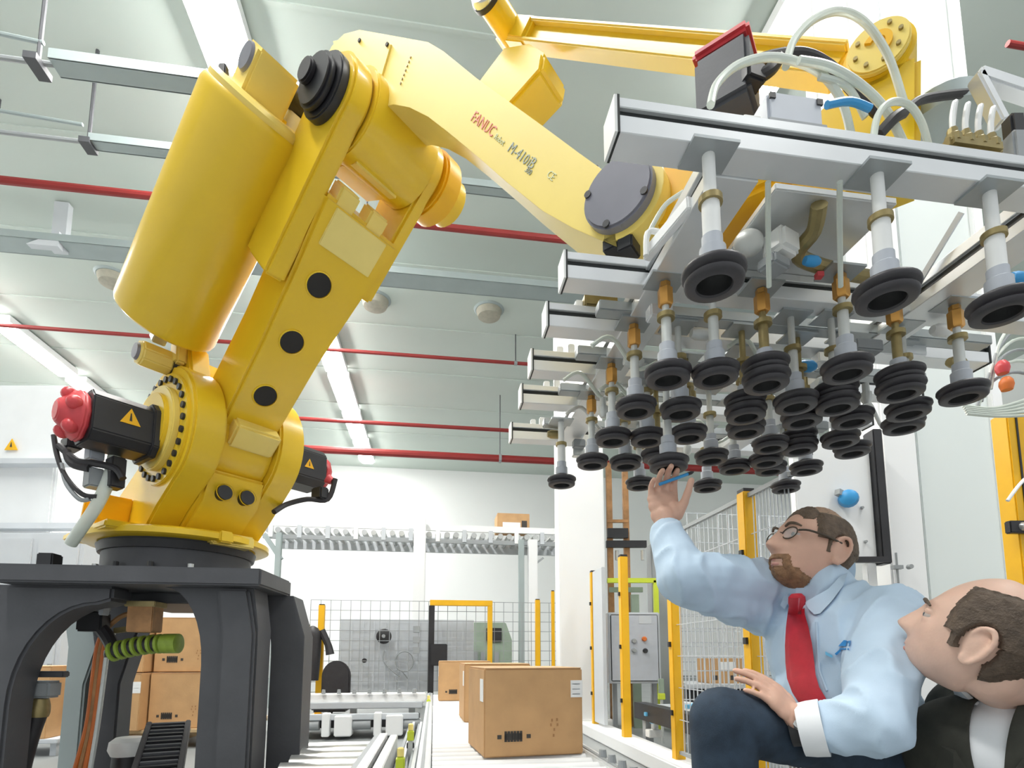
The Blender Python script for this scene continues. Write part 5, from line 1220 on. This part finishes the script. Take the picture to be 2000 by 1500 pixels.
nk0 = hC+HR @ Vector((0, -.030, -.07)); body.chain([nk0+HR @ Vector((0, 0, .03)), nk0, NB], [.048, .049, .056], 20)
body.ball(CH-tu*.05, .145, .085, .10, 20, 14, TR); body.ball(BE, .135, .10, .14, 20, 14, TR); body.ball(PV, .145, .10, .10, 20, 14, TR)
body.chain([NB-tu*.05, SR-tu*.02], [.045, .040]); body.chain([NB-tu*.05, SL-tu*.02], [.045, .042]); body.chain([SR, ER, WR], [.050, .037, .026]); body.chain([SL, EL, WL], [.050, .038, .027])
body.chain([HPL, KL, AL], [.07, .048, .038]); body.chain([HPR, KR, AR], [.08, .055, .04]); body.cap(PV, HPL, .08); body.cap(PV, HPR, .08)
HCUP = P(1304, 914, 1.665)
hf = (P(1292, 950, 1.53)-WR)
hand(body, WR+hf.normalized()*.008, hf, Vector((.05, -.9, .2)), 1, [(.10, .55, .5), (.30, .75, .5), (.35, .8, .5), (.40, .8, .5)], .14, (1.15, .45), 1.12, 1.05)
hl_ = P(1505, 1352, 1.14)-WL
hand(body, WL+hl_.normalized()*.005, hl_, Vector((-.1, .55, -.85)), -1, [(.2, .25, .2), (.2, .25, .2), (.2, .3, .2), (.2, .3, .2)], .08, (.7, .1), .98)
me = remesh(body, .0036, 3); bob = finish(me, 'body', 'skin_a', man)
# face details
def face(man, hC, HR, browm, irism='iris'):
    for s in (-1, 1):
        e = lambda x, y, z: hC+HR @ Vector((s*x, y, z))
        eb = MB().ball(e(.033, .0755, .0142), .0125, n=16, m=12).build('eye', 'eye_white', man)
        MB().ball(e(.033, .0815, .0148), .0080, .0080, .0080, 12, 8).build('iris', irism, eb)
        MB().tube([e(.014, .0965, .036), e(.028, .097, .041), e(.042, .090, .039), e(.052, .080, .033)], .003, 8, 4, [.0028, .0038, .0034, .002]).build('eyebrow', browm, man)
face(man, hC, HR, 'hair_a')
lt = bvh(bob)
lips = MB()
for z_, t_ in ((-.0515, .0035), (-.0622, .0042)): lips.tube([hC+HR @ Vector((x, .1015-.012*(x/.02)**2-.006*abs(x/.02), z_-.002*(x/.02)**2)) for x in (-.02, -.01, 0, .01, .02)], t_, 8, 4, [.001, t_*.9, t_, t_*.9, .001])
lips.build('lips', 'lip', man)
def hair1(p):
    sd = abs(p.x)/.077; x, y, z = p
    back = sstep(.046, .030, y+.10*max(0, z-.055)) if z > .012 else (sstep(.022, .010, y) if z > -.02 else sstep(.006, -.016, y))
    low = sstep(-.062, -.045, z+.25*max(0, -y-.04)) if y < -.02 else sstep(-.030, -.012, z)
    top = 1-sstep(.070, .092, z)*sstep(-.07, -.02, y)
    return back*low*top*sstep(.8, 1.2, ((y+.014)/.027)**2+((z+.008)/.036)**2)
shell(hC, HR, hair1, .009, 'hair', 'hair_a', man, 1)
def thin1(p):
    x, y, z = p; return .5*sstep(.070, .084, z)*sstep(.064, .050, y)*sstep(-.10, -.08, y)
shell(hC, HR, thin1, .004, 'thin_hair', 'stubble_a', man, 2)
def tuft(p):
    x, y, z = p; return sstep(.060, .072, z)*sstep(.028, .038, y)*sstep(.068, .058, y)*sstep(.052, .04, abs(x))
shell(hC, HR, tuft, .006, 'hair_tuft', 'hair_a', man, 3)
def beard(p):
    x, y, z = p
    if y < .02: return 0
    chin = sstep(-.066, -.074, z)*sstep(.044, .034, abs(x))
    mous = sstep(.034, .028, abs(x))*sstep(-.036, -.040, z)*sstep(-.052, -.048, z)
    side = sstep(.020, .025, abs(x))*sstep(.037, .032, abs(x))*sstep(-.040, -.045, z)
    return max(chin, mous, side)
shell(hC, HR, beard, .0055, 'beard', 'beard', man, 4, 160, 120)
# glasses
gl = MB(); e = lambda x, y, z: hC+HR @ Vector((x, y, z))
for s in (-1, 1):
    ring = [e(s*.034+.023*math.cos(t)*(1 if True else 0), .0985-.35*abs(abs(s*.034+.023*math.cos(t))-.012)**1.0*.35, .014+.0145*math.sin(t)) for t in [2*math.pi*k/16 for k in range(17)]]
    gl.tube(ring, .0017, 6, 2); gl.tube([e(s*.057, .0905, .018), e(s*.074, .074, .018), e(s*.083, .03, .014), e(s*.082, -.012, .010)], .0026, 8, 4)
gl.tube([e(-.011, .100, .018), e(0, .1045, .020), e(.011, .100, .018)], .0018, 6, 4)
glo = gl.build('glasses', 'glasses', man)
for s in (-1, 1): MB().prism([(.022*math.cos(t), .0135*math.sin(t)) for t in [2*math.pi*k/20 for k in range(20)]], e(s*.034, .0945, .014), HR @ Vector((1, -.12*s, 0)), HR @ Vector((0, 0, 1)), HR @ Vector((0, 1, 0)), -.0006, .0006).build('lens', 'lens', glo)
# shirt
sh = Body()
sh.ball(CH+fr_*.005-tu*.03, .18, .12, .14, 22, 16, TR); sh.ball((CH+BE)/2+fr_*.012, .168, .125, .17, 22, 16, TR); sh.ball(BE+fr_*.035, .160, .13, .15, 22, 16, TR); sh.ball(PV+tu*.03, .165, .125, .085, 22, 16, TR)
sh.chain([NB-tu*.035, (NB-tu*.035)*.5+SR*.5, SR], [.064, .060, .066]); sh.chain([NB-tu*.035, (NB-tu*.035)*.5+SL*.5, SL], [.064, .062, .070]); sh.cap(NB-tu*.05, NB-tu*.0, .07, .060)
WRc = WR+(ER-WR)*.12; WLc = WL+(EL-WL)*.20
sh.chain([SR, SR+(ER-SR)*.5, ER, ER+(WRc-ER)*.5, WRc], [.078, .074, .066, .055, .044]); sh.chain([SL, SL+(EL-SL)*.5, EL, EL+(WLc-EL)*.5, WLc], [.078, .070, .062, .055, .046])
sh.cap(SR-tu*.08, ER-UP*.02, .06, .05); sh.cap(SL-tu*.06, EL, .06, .06)
sob = finish(remesh(sh, .0065, 5), 'shirt', 'shirt', man, (.012, 15.0, 3.1, (1, 1, .5)))
st = bvh(sob)
# cuffs
for w_, e_, r in ((WR, ER, .044), (WL, EL, .055)):
    d_ = (e_-w_).normalized(); MB().lathe(w_-d_*(.0 if r < .047 else .012), w_+d_*.042, [(0, r-.008), (0, r-.003), (.020, r), (.043, r+.001), (.043, r-.006)], 24, False).build('cuff', 'shirt_white' if r > .047 else 'shirt', man)
# collar: stand and folded leaf around the neck
def collar(NBc, axis, front, man, m, r0=.066, flare=.022, h=.040, gap=.35, tipdrop=.035, tilt=0.0):
    axis = axis.normalized(); fr = (front-axis*front.dot(axis)).normalized(); lt_ = axis.cross(fr)
    mb = MB(); vs = []; fs = []; n = 40
    for k in range(n+1):
        t = gap*.25+(2*math.pi-gap*.5)*k/n; d = fr*math.cos(t)+lt_*math.sin(t); fk = max(0, math.cos(t))**3
        a = NBc+axis*(h-.050*fk); rr = r0+.006*(-math.cos(t)); drop = .004+tipdrop*fk
        vs += [a+d*(rr-.003), a+d*(rr+.004)+axis*.004, NBc-axis*drop+d*(rr+flare+.012*fk), NBc-axis*drop+d*(rr+flare-.005+.012*fk), NBc+d*(rr-.004)]
    for k in range(n):
        for q in range(5): fs.append((k*5+q, k*5+(q+1) % 5, (k+1)*5+(q+1) % 5, (k+1)*5+q))
    fs.append((0, 1, 2, 3, 4)); fs.append(tuple(n*5+q for q in (4, 3, 2, 1, 0))); return mb.add(vs, fs).build('collar', m, man, ang=60)
nax = (nk0-NB).normalized()
collar(NB+nax*.022, nax, fr_*1.0+latd*.1, man, 'shirt', .068, .028, .030, 4.6, .034)
# tie draped on the shirt
def drape(tree, rows, fb, name, m, man, th=.006, lift=.005):
    vs = []; fs = []; nn = 6
    for (lx, ly, rx, ry) in rows:
        for k in range(nn):
            f = k/(nn-1); p = hit(tree, lx+(rx-lx)*f, ly+(ry-ly)*f, fb, lift+th*math.sin(math.pi*f)*.5); vs.append(p)
    nr = len(rows); base = len(vs)
    for i in range(base): r = (vs[i]-Vector((0, 0, EYE))).normalized(); vs.append(vs[i]+r*th)
    for j in range(nr-1):
        for k in range(nn-1):
            a = j*nn+k; fs.append((a, a+1, a+nn+1, a+nn)); b = a+base; fs.append((b, b+nn, b+nn+1, b+1))
    edge = [k for k in range(nn)]+[j*nn+nn-1 for j in range(1, nr)]+[(nr-1)*nn+k for k in range(nn-2, -1, -1)]+[j*nn for j in range(nr-2, 0, -1)]
    for i in range(len(edge)): a, b = edge[i], edge[(i+1) % len(edge)]; fs.append((a, b, b+base, a+base))
    return MB().add(vs, fs).build(name, m, man, ang=60)
tm_ = Body(); tm_.ball(CH+fr_*.010-tu*.03, .18, .12, .14, 22, 16, TR); tm_.cap(NB-tu*.03, CH, .06, .1); tm_.ball((CH+BE)/2+fr_*.017, .168, .125, .17, 22, 16, TR); tm_.ball(BE+fr_*.040, .160, .13, .15, 22, 16, TR); tm_.ball(PV+tu*.03, .165, .125, .085, 22, 16, TR)
stt = remesh(tm_, .008, 5); st2 = BVHTree.FromPolygons([v.co.copy() for v in stt.vertices], [list(p.vertices) for p in stt.polygons])
tie = drape(st2, [(1543, 1168, 1570, 1168), (1538, 1200, 1572, 1200), (1535, 1225, 1579, 1225), (1533, 1260, 1586, 1258), (1534, 1295, 1590, 1290), (1537, 1325, 1593, 1318), (1547, 1352, 1600, 1342), (1562, 1375, 1612, 1362), (1582, 1392, 1622, 1384)], 1.2, 'tie', 'tie_red', man, .006, .008)
kn = hit(st, 1557, 1182, 1.27, .012)
MB().lathe(kn+UP*.028, kn-UP*.030, [(0, .012), (.008, .019), (.022, .020), (.045, .015), (.058, .010)], 14).build('tie_knot', 'tie_red', tie)
# breast emblem
def patch(tree, poly, m, name, par, lift=.003):
    top = [hit(tree, x, y, 1.2, lift) for x, y in poly]; n = len(top); bot = [p+(p-Vector((0, 0, EYE))).normalized()*.004 for p in top]
    return MB().add(top+bot, [list(range(n))]+[list(range(2*n-1, n-1, -1))]+[(i, (i+1) % n, n+(i+1) % n, n+i) for i in range(n)]).build(name, m, par)
patch(st, [(1637, 1262), (1648, 1250), (1654, 1251), (1652, 1262)], 'logo_blue', 'emblem', sob, .007); patch(st, [(1654, 1262), (1655, 1252), (1661, 1251), (1659, 1262)], 'logo_blue', 'emblem', sob, .007)
patch(st, [(1630, 1277), (1640, 1268), (1643, 1271), (1634, 1280)], 'logo_blue', 'emblem', sob, .007); patch(st, [(1612, 1272), (1626, 1280), (1626, 1285), (1612, 1279)], 'blue_light', 'emblem', sob, .007); patch(st, [(1640, 1266), (1658, 1266), (1658, 1269), (1640, 1269)], 'logo_blue', 'emblem', sob, .007)
patch(st, [(1571, 1176), (1590, 1166), (1618, 1150), (1640, 1126), (1656, 1118), (1648, 1142), (1626, 1172), (1602, 1198), (1590, 1200), (1578, 1188)], 'shirt', 'collar_leaf', sob, .012); patch(st, [(1543, 1172), (1538, 1160), (1530, 1166), (1524, 1182), (1532, 1190)], 'shirt', 'collar_leaf', sob, .012)
# buttons line
plk = drape(st, [(1592, 1215, 1597, 1215), (1594, 1260, 1599, 1260), (1598, 1310, 1603, 1310), (1612, 1350, 1617, 1348)], 1.2, 'button_placket', 'shirt', sob, .002, .002)
# trousers
tr = Body()
tr.ball(PV-tu*.02, .168, .128, .10, 22, 14, TR)
tr.chain([HPL, HPL+(KL-HPL)*.5+UP*.0, KL, KL+(AL-KL)*.25, AL+UP*.03], [.090, .066, .066, .064, .054], 20); tr.chain([HPR, KR, AR], [.105, .072, .058], 20); tr.cap(PV, HPL, .11, .10); tr.cap(PV, HPR, .11, .10)
finish(remesh(tr, .007, 5), 'trousers', 'jeans', man, (.004, 12.0, 8.2, (1, 1, .8)))
# shoes
for a_, dx in ((AL, Vector((-1, -.35, 0)).normalized()),):
    s_ = Body(); s_.chain([a_-UP*.03-dx*.03, a_-UP*.045+dx*.08, a_-UP*.055+dx*.16], [.045, .042, .034]); finish(remesh(s_, .007, 3), 'shoe', 'shoe', man)
a_ = AR; s_ = Body(); s_.chain([a_, a_+Vector((.06, .0, -.03)), a_+Vector((.09, 0, -.05))], [.045, .045, .035]); finish(remesh(s_, .007, 3), 'shoe', 'shoe', man)
# watch
d_ = (EL-WL).normalized(); wt = MB().lathe(WL-d_*.030, WL-d_*.012, [(0, .0295), (0, .032), (.02, .033), (.02, .030)], 24, False).build('watch_strap', 'black_rubber', man)
q = WL-d_*.021+Vector((-.10, -.8, .5)).normalized()*.032; MB().lathe(q, q+Vector((-.10, -.8, .5)).normalized()*.009, [(0, .017), (.007, .017), (.009, .013)], 20).build('watch_case', 'steel', wt)
# ring on the raised hand and the pen
pn0, pn1 = P(1288, 946, 1.50), P(1357, 921, 1.52)
pen = thing('pen', pn0, 'blue pen held behind the fingers of the raised hand', 'pen')
MB().cyl(pn0, pn0+(pn1-pn0)*.8, .0045, n=10).build('pen_barrel', 'blue', pen); MB().lathe(pn0+(pn1-pn0)*.8, pn1, [(0, .005), (.012, .005), (.020, .0015)], 10).build('pen_cap', 'black_metal', pen)

# ================================================================== man in the dark jacket
m2 = thing('person', Vector((1.0, 1.12, 0)), 'crouching balding man in dark green suit jacket and white shirt looking up', 'person')
az = math.radians(131); pt = math.radians(25)
f2 = Vector((math.cos(az)*math.cos(pt), math.sin(az)*math.cos(pt), math.sin(pt))); r2 = f2.cross(UP).normalized(); u2_ = r2.cross(f2).normalized(); HR2 = rot3(r2, f2, u2_); hC2 = P(1908, 1264, .965)-HR2 @ Vector((-.082, -.014, -.010))
NB2 = P(1972, 1340, 1.08); SR2 = P(1890, 1392, 1.22); SL2 = Vector((1.14, .92, .585)); CH2 = P(1962, 1480, 1.10); PV2 = Vector((1.22, 1.25, .27))
lat2 = (SL2-SR2).normalized(); tu2 = (NB2-PV2).normalized(); fr2 = tu2.cross(lat2).normalized()
if fr2.x > 0: fr2 = -fr2
lat2 = fr2.cross(tu2).normalized(); TR2 = rot3(lat2, fr2, tu2)
b2 = Body(); make_head(b2, hC2, HR2, 1)
nk2 = hC2+HR2 @ Vector((0, -.040, -.056)); b2.chain([nk2+HR2 @ Vector((0, 0, .03)), nk2, NB2], [.048, .047, .054], 20)
b2.ball(CH2-tu2*.05, .145, .085, .10, 20, 14, TR2); b2.ball((CH2+PV2)/2, .145, .10, .14, 20, 14, TR2); b2.ball(PV2, .15, .105, .10, 20, 14, TR2)
b2.chain([NB2-tu2*.05, SR2-tu2*.02], [.04, .04]); b2.chain([NB2-tu2*.05, SL2-tu2*.02], [.04, .04])
EL2 = Vector((1.16, .84, .42)); WL2 = Vector((1.05, .78, .43)); ER2 = Vector((1.02, 1.32, .44)); WR2 = Vector((1.0, 1.10, .44))
b2.chain([SL2, EL2, WL2], [.05, .038, .026]); b2.chain([SR2, ER2, WR2], [.05, .038, .026])
KL2 = Vector((1.06, .80, .37)); AL2 = Vector((1.16, .92, .07)); KR2 = Vector((1.02, 1.06, .37)); AR2 = Vector((1.14, 1.16, .07))
HL2 = PV2+lat2*.09; HRt2 = PV2-lat2*.09
b2.chain([HL2, KL2, AL2], [.075, .052, .038]); b2.chain([HRt2, KR2, AR2], [.075, .052, .038])
hand(b2, WL2, Vector((-.8, .1, -.3)), Vector((0, .2, -1)), -1, [(.3, .3, .3)]*4, .08, (.7, .1), .98)
hand(b2, WR2, Vector((-.8, -.3, -.2)), Vector((0, .2, -1)), 1, [(.3, .3, .3)]*4, .08, (.7, .1), .98)
bob2 = finish(remesh(b2, .0036, 3), 'body', 'skin_b', m2)
face(m2, hC2, HR2, 'hair_b')
lips = MB()
for z_, t_ in ((-.0515, .0035), (-.0622, .0042)): lips.tube([hC2+HR2 @ Vector((x, .1015-.012*(x/.02)**2-.006*abs(x/.02), z_-.002*(x/.02)**2)) for x in (-.02, -.01, 0, .01, .02)], t_, 8, 4, [.001, t_*.9, t_, t_*.9, .001])
lips.build('lips', 'lip', m2)
def hair2(p):
    x, y, z = p
    fr = sstep(.046, .026, y+.25*max(0, z-.04)) if z > .004 else (sstep(.030, .016, y) if z > -.022 else sstep(-.020, -.034, y))
    low = sstep(-.070, -.052, z) if y < -.028 else sstep(-.040, -.026, z)
    top = 1-sstep(.072, .090, z)*sstep(-.092, -.070, y)
    return fr*low*top*sstep(.8, 1.2, ((y+.014)/.027)**2+((z+.008)/.036)**2)
shell(hC2, HR2, hair2, .012, 'hair', 'hair_b', m2, 7, rough=.0022)
# white shirt, tie, jacket
ws = Body(); ws.ball(CH2+fr2*.008-tu2*.02, .165, .108, .14, 20, 14, TR2); ws.cap(NB2-tu2*.06, NB2-tu2*.01, .080, .066); ws.chain([NB2-tu2*.05, SR2-tu2*.01], [.05, .052]); ws.chain([NB2-tu2*.05, SL2-tu2*.01], [.05, .052]); ws.ball((CH2+PV2)/2+fr2*.01, .15, .11, .15, 20, 14, TR2)
wob = finish(remesh(ws, .007, 4), 'shirt', 'shirt_white', m2)
nax2 = (nk2-NB2).normalized(); collar(NB2+nax2*.020, nax2, fr2, m2, 'shirt_white', .062, .026, .046, .4, .045)
jk = Body(); jk.ball(CH2-tu2*.02, .185, .118, .15, 22, 16, TR2); jk.ball((CH2+PV2)/2, .175, .118, .17, 22, 16, TR2); jk.ball(PV2, .18, .13, .10, 22, 16, TR2)
jk.chain([NB2-tu2*.045-fr2*.02, SR2], [.068, .074]); jk.chain([NB2-tu2*.045-fr2*.02, SL2], [.068, .076])
jk.chain([SR2, ER2, ER2+(WR2-ER2)*.9], [.076, .064, .046]); jk.chain([SL2, EL2, EL2+(WL2-EL2)*.9], [.078, .066, .046])
jm_ = remesh(jk, .0065, 5)
# open the jacket in a V at the front
bm = bmesh.new(); bm.from_mesh(jm_)
VC = .0
for s_ in (-1, 1):
    e_ = (lat2*(s_*.028)+tu2*.19).normalized(); bmesh.ops.bisect_plane(bm, geom=list(bm.verts)+list(bm.edges)+list(bm.faces), plane_co=NB2-tu2*.19+lat2*VC, plane_no=e_.cross(fr2).normalized())
bmesh.ops.bisect_plane(bm, geom=list(bm.verts)+list(bm.edges)+list(bm.faces), plane_co=NB2-fr2*.01, plane_no=fr2)
dele = []
for f_ in bm.faces:
    q = f_.calc_center_median()-NB2; a = q.dot(tu2); l = abs(q.dot(lat2)-VC)
    if q.dot(fr2) > -.01 and a > -.19 and l < .028*(a+.19)/.19 and l < .036: dele.append(f_)
bmesh.ops.delete(bm, geom=dele, context='FACES'); bm.to_mesh(jm_); bm.free()
job = finish(jm_, 'jacket', 'jacket', m2, (.0045, 9.0, 5.0, (1, 1, .8)))
so = job.modifiers.new('thickness', 'SOLIDIFY'); so.thickness = .005; so.offset = 0
jt = bvh(job)
def T2(l, f, a): return NB2+lat2*l+fr2*f+tu2*a
def onj(l, a, lift=.006):                            # point on the jacket front
    o = T2(l, .4, a); loc, nor, i, d = jt.ray_cast(o, -fr2)
    return (loc+fr2*lift) if loc else T2(l, .11, a)+fr2*lift
for s_ in (-1, 1):                                   # lapels
    inn = [(.025, -.02), (.020, -.06), (.014, -.10), (.008, -.145), (.002, -.187)]; out = [(.072, -.02), (.088, -.065), (.070, -.115), (.042, -.16), (.009, -.197)]
    vs = []; fs = []
    for (li, ai), (lo, ao) in zip(inn, out):
        vs += [onj(VC+s_*li, ai, .010), onj(VC+s_*(li+lo)/2, (ai+ao)/2, .013), onj(VC+s_*lo, ao, .007)]
    nb_ = len(vs); vs += [v_-fr2*.008 for v_ in vs]
    for j in range(4):
        for k in range(2): a = j*3+k; fs += [(a, a+1, a+4, a+3), (a+nb_, a+3+nb_, a+4+nb_, a+1+nb_)]
    ed = [0, 1, 2, 5, 8, 11, 14, 13, 12, 9, 6, 3]
    for i in range(12): a, b = ed[i], ed[(i+1) % 12]; fs.append((a, b, b+nb_, a+nb_))
    MB().add(vs, fs).build('lapel', 'jacket', job, ang=50)
tt2 = bvh(wob)
def ons(l, a, lift):
    o = T2(l, .4, a); loc, nor, i, d = tt2.ray_cast(o, -fr2); return (loc+fr2*lift) if loc else T2(l, .1, a)
vs = []; fs = []
for a, hw in [(-.045, .018), (-.07, .014), (-.12, .024), (-.18, .03), (-.25, .034), (-.29, .036)]: vs += [ons(VC-hw, a, .014), ons(VC, a, .022), ons(VC+hw, a, .014)]
nb_ = len(vs); vs += [v_-fr2*.006 for v_ in vs]
for j in range(5):
    for k in range(2): a = j*3+k; fs += [(a, a+1, a+4, a+3), (a+nb_, a+3+nb_, a+4+nb_, a+1+nb_)]
ed = [0, 1, 2, 5, 8, 11, 14, 17, 16, 15, 12, 9, 6, 3]
for i in range(14): a, b = ed[i], ed[(i+1) % 14]; fs.append((a, b, b+nb_, a+nb_))
MB().add(vs, fs).build('tie', 'tie_dark', m2, ang=50)
t2_ = Body(); t2_.ball(PV2, .165, .125, .11, 20, 14, TR2); t2_.chain([HL2, KL2, AL2+UP*.03], [.1, .072, .056]); t2_.chain([HRt2, KR2, AR2+UP*.03], [.1, .072, .056]); finish(remesh(t2_, .008, 4), 'trousers', 'trousers_dark', m2)
for a_ in (AL2, AR2): s_ = Body(); dx = Vector((-1, -.2, 0)).normalized(); s_.chain([a_-UP*.02-dx*.03, a_-UP*.035+dx*.08, a_-UP*.04+dx*.15], [.045, .04, .032]); finish(remesh(s_, .008, 3), 'shoe', 'shoe', m2)
